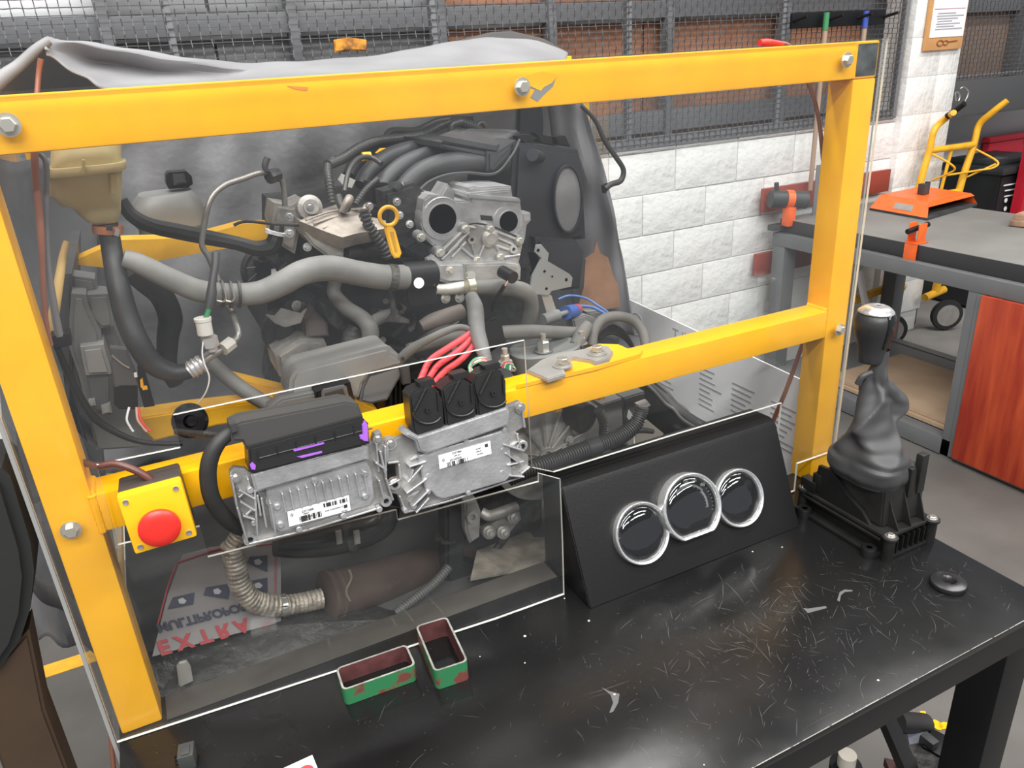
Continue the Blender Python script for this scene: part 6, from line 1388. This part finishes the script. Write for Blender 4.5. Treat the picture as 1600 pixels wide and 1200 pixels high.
for px, py in ((1398, 472), (1484, 462)):
    q = W(px, py, y=YH - .02); q.z = .105
    lathe('tyre', [(.07, -.02), (.095, -.018), (.10, 0), (.095, .018), (.07, .02)], q, (-.5, -1, 0), RUB, ht, 28); lathe('rim', [(0, -.0215), (.070, -.0215), (.070, .0215), (0, .0215)], q, (-.5, -1, 0), PLT, ht, 24)
# bins
t = root('black_bin', 'black wheeled waste bin with white recycling signs behind the bench', 'bin')
K = W(1565, 275, y=3.06); kx = K.x; zl = K.z - CZ
bm = bmesh.new(); add_prism(bm, [V(kx + .04, 3.10, FL + .02), V(kx + .50, 3.10, FL + .02), V(kx + .52, 3.06, zl), V(kx, 3.06, zl)], Vector((0, .40, 0)), .01); link('body', bm, mat('bin_black', (.018, .019, .021), .45), t, smooth=True)
span('lid', (kx - .02, 3.04, zl), (kx + .54, 3.50, zl + .05), mat('bin_lid', (.03, .032, .035), .4), t, .02); span('lid_hump', (kx + .02, 3.12, zl + .04), (kx + .5, 3.46, zl + .085), mat('bin_lid', (.03, .032, .035)), t, .02)
span('lid_label', (kx + .08, 3.16, zl + .085), (kx + .2, 3.24, zl + .0862), mat('faint_label', (.10, .10, .105), .5), t, 0)
def sg(px, py): return W(px, py, y=3.062)
for a, b, yy in ((1567, 1590, 290), (1569, 1588, 298), (1568, 1590, 307)):
    p = sg(a, yy); q = sg(b, yy); span('sign', (p.x, 3.055, p.z - CZ - .004), (q.x, 3.0585, p.z - CZ + .004), LBL, t, 0)
for a, yy, n_ in ((1571, 313, 6), (1585, 311, 3), (1570, 326, 6), (1584, 325, 8)):
    p = sg(a, yy); p.y = 3.06; lathe('sign', [(0, 0), (.016, 0), (.016, .002), (0, .002)], p, (0, -1, 0), LBL, t, n_)
t = root('red_bin', 'red waste bin beside the black bin at the picture edge', 'bin'); RB = mat('bin_red', (.50, .012, .03), .4)
rx = W(1593, 300, y=2.99).x
bm = bmesh.new(); add_prism(bm, [V(rx + .02, 2.99, FL + .02), V(rx + .5, 2.99, FL + .02), V(rx + .54, 2.96, -.66), V(rx, 2.96, -.66)], Vector((0, .06, 0)), .01); link('body', bm, RB, t, smooth=True)
span('lid', (rx - .01, 2.95, -.66), (rx + .56, 3.03, -.60), RB, t, .02)
t = root('red_bin', 'second red bin lid showing above the black bin', 'bin')
p = W(1548, 215, y=3.53); span('body', (p.x, 3.53, FL), (p.x + .8, 3.58, p.z - CZ - .04), RB, t, .01); span('lid', (p.x - .01, 3.525, p.z - CZ - .04), (p.x + .82, 3.59, p.z - CZ), RB, t, .015)
t = tag(hose('wire_hooks', [(1494, 158, 2.9, 1), (1493, 146, 2.9, 1), (1497, 144, 2.9, 1), (1500, 150, 2.9, 1), (1498, 158, 2.9, 1)], STL, None, seg=6), 'thin bent wire hook sticking up behind the hand truck', 'hook')
hose('hook', [(1501, 138, 2.9, 1), (1506, 136, 2.9, 1), (1513, 142, 2.9, 1), (1512, 150, 2.9, 1), (1508, 158, 2.9, 1)], STL, t, seg=6)
span('hook_plate', (4.37, 3.14, FL), (4.44, 3.18, -.30), mat('grey_upright', (.07, .072, .075)), t, 0)
tag(rod('white_strut', W(1342, 420, y=2.7), W(1352, 475, y=2.75), .018, LBL, None), 'white tube leaning behind the gear knob under the bench', 'tube')
t = tag(plate('orange_gloves', [(522, 62), (545, 58), (573, 62), (573, 80), (548, 78), (524, 82)], YW - .03, .015, mat('glove_orange', (.75, .33, .03), .6, col2=(.15, .05, .02), nscale=30), None, .004), 'orange and black strap tied on the wire mesh', 'strap')

# ================================================================ LEFT FOREGROUND
t = root('padded_chair', 'black padded seat back with a brown board side at the left picture edge', 'chair')
plate('pad', [(-60, 735), (0, 738), (14, 750), (28, 795), (46, 855), (52, 900), (46, 960), (30, 1008), (0, 1052), (-60, 1090)], .98, .10, mat('seat_black', (.018, .018, .018), .6, bump=.2), t, .012)
a = W(70, 1110, y=1.0); b = W(45, 985, y=1.0); c = W(-40, 1080, y=1.0)
bm = bmesh.new(); add_prism(bm, [c, b, a, Vector((a.x - .01, a.y, .03)), Vector((c.x - .05, c.y, .03))], Vector((0, .05, 0)), .004); link('side_board', bm, mat('brown_board', (.055, .032, .018), .6, noise=.15), t)
for x in (a.x - .06, c.x - .03): rod('foot', Vector((x, 1.03, 0)), Vector((x, 1.03, .035)), .02, BLK, t)
tag(hose('copper_tail', [(172, 1130, 1.06, 3.5), (174, 1165, 1.05, 3.5), (178, 1210, 1.04, 3.5), (180, 1300, 1.04, 3.5)], COP, None), 'copper coloured pipe end below the table corner on the left', 'pipe')
# ================================================================ UNDER THE TABLE
t = root('throttle_unit', 'greasy throttle unit with a square black connector lying below the table', 'machine part')
h_ = FL + .42
def uz(px, py, h=h_): return W(px, py, z=h)
c = uz(1452, 1215); rod('round_body', c - Vector((0, 0, .05)), c + Vector((0, 0, .03)), .055, DIRT, t, 28)
box('connector', uz(1465, 1182) + Vector((0, 0, .01)), (.06, .05, .05), BLK, t, Matrix.Rotation(.3, 3, 'Z'), .004); box('connector_tab', uz(1452, 1178) + Vector((-.01, 0, .03)), (.02, .03, .04), DGR, t, None, .003)
bm = bmesh.new(); add_prism(bm, [uz(*p) for p in ((1400, 1172), (1408, 1162), (1425, 1172), (1445, 1198), (1430, 1210), (1402, 1215))], Vector((0, 0, -.006))); link('lever_plate', bm, GRF, t)
lathe('rivet', [(0, 0), (.006, 0), (.006, .003), (0, .003)], uz(1411, 1173) , (0, 0, 1), STL, t, 12)
bm = bmesh.new(); add_prism(bm, [uz(*p) for p in ((1382, 1184), (1410, 1190), (1420, 1230), (1400, 1225))], Vector((0, 0, -.02))); link('rusty_plate', bm, MAR, t)
hose_w = [(uz(1448, 1142)), uz(1456, 1155), uz(1462, 1172)]
bm = bmesh.new(); add_tube(bm, [(*p, .003) for p in hose_w], 8); link('wire', bm, LBL, t)
p0, p1 = uz(1402, 1128, h_ + .05), uz(1446, 1132, h_ + .02); rod('black_sleeve', p0, p1, .022, RUB, t, 16)
bx = uz(1440, 1210, h_ - .06); box('support_bracket', Vector((bx.x, bx.y, (h_ + CZ) / 2 - .03)), (.09, .09, h_ + CZ - .06), DGR, t, None, .004)
t = root('small_black_bottle', 'black bottle with a pale cap standing under the table', 'bottle')
q = uz(1322, 1195, h_ - .05); rod('body', Vector((q.x, q.y, 0.0)), q, .032, BLK, t, 20); rod('cap', q, q + Vector((0, 0, .03)), .018, mat('pale_cap', (.6, .55, .48), .5), t, 20)
t = root('slanted_bar', 'black angled bar leaning on a blue-grey panel under the table', 'bar')
rod('bar', uz(1388, 1130, -1.2), uz(1425, 1215, -1.2), .018, BLK, t, 4)
bm = bmesh.new(); add_prism(bm, [uz(*p, -1.3) for p in ((1412, 1120), (1438, 1112), (1452, 1190), (1428, 1195))], Vector((.02, .01, -.44))); link('panel', bm, mat('blue_grey', (.14, .15, .19), .4), t)
for i, (px, py) in enumerate([(1438, 1117), (1460, 1130), (1476, 1134), (1507, 1141), (1466, 1136)]):
    q = W(px, py, z=FL + .0055); bm = bmesh.new(); k = [(math.cos(a) * random.uniform(.012, .022), math.sin(a) * random.uniform(.008, .014)) for a in [2 * math.pi * j / 7 for j in range(7)]]
    add_prism(bm, [q + Vector((x, y, 0)) for x, y in k], Vector((0, 0, .002))); tag(link('yellow_flake', bm, YEL, None), ['yellow paint flake on the floor next to the black sleeve', 'pale edged yellow ring flake on the floor, second from the sleeve', 'middle yellow flake on the floor', 'yellow flake on the floor closest to the right table leg', 'small yellow flake touching the middle one on the floor'][i], 'flake', 'yellow flakes on the floor')
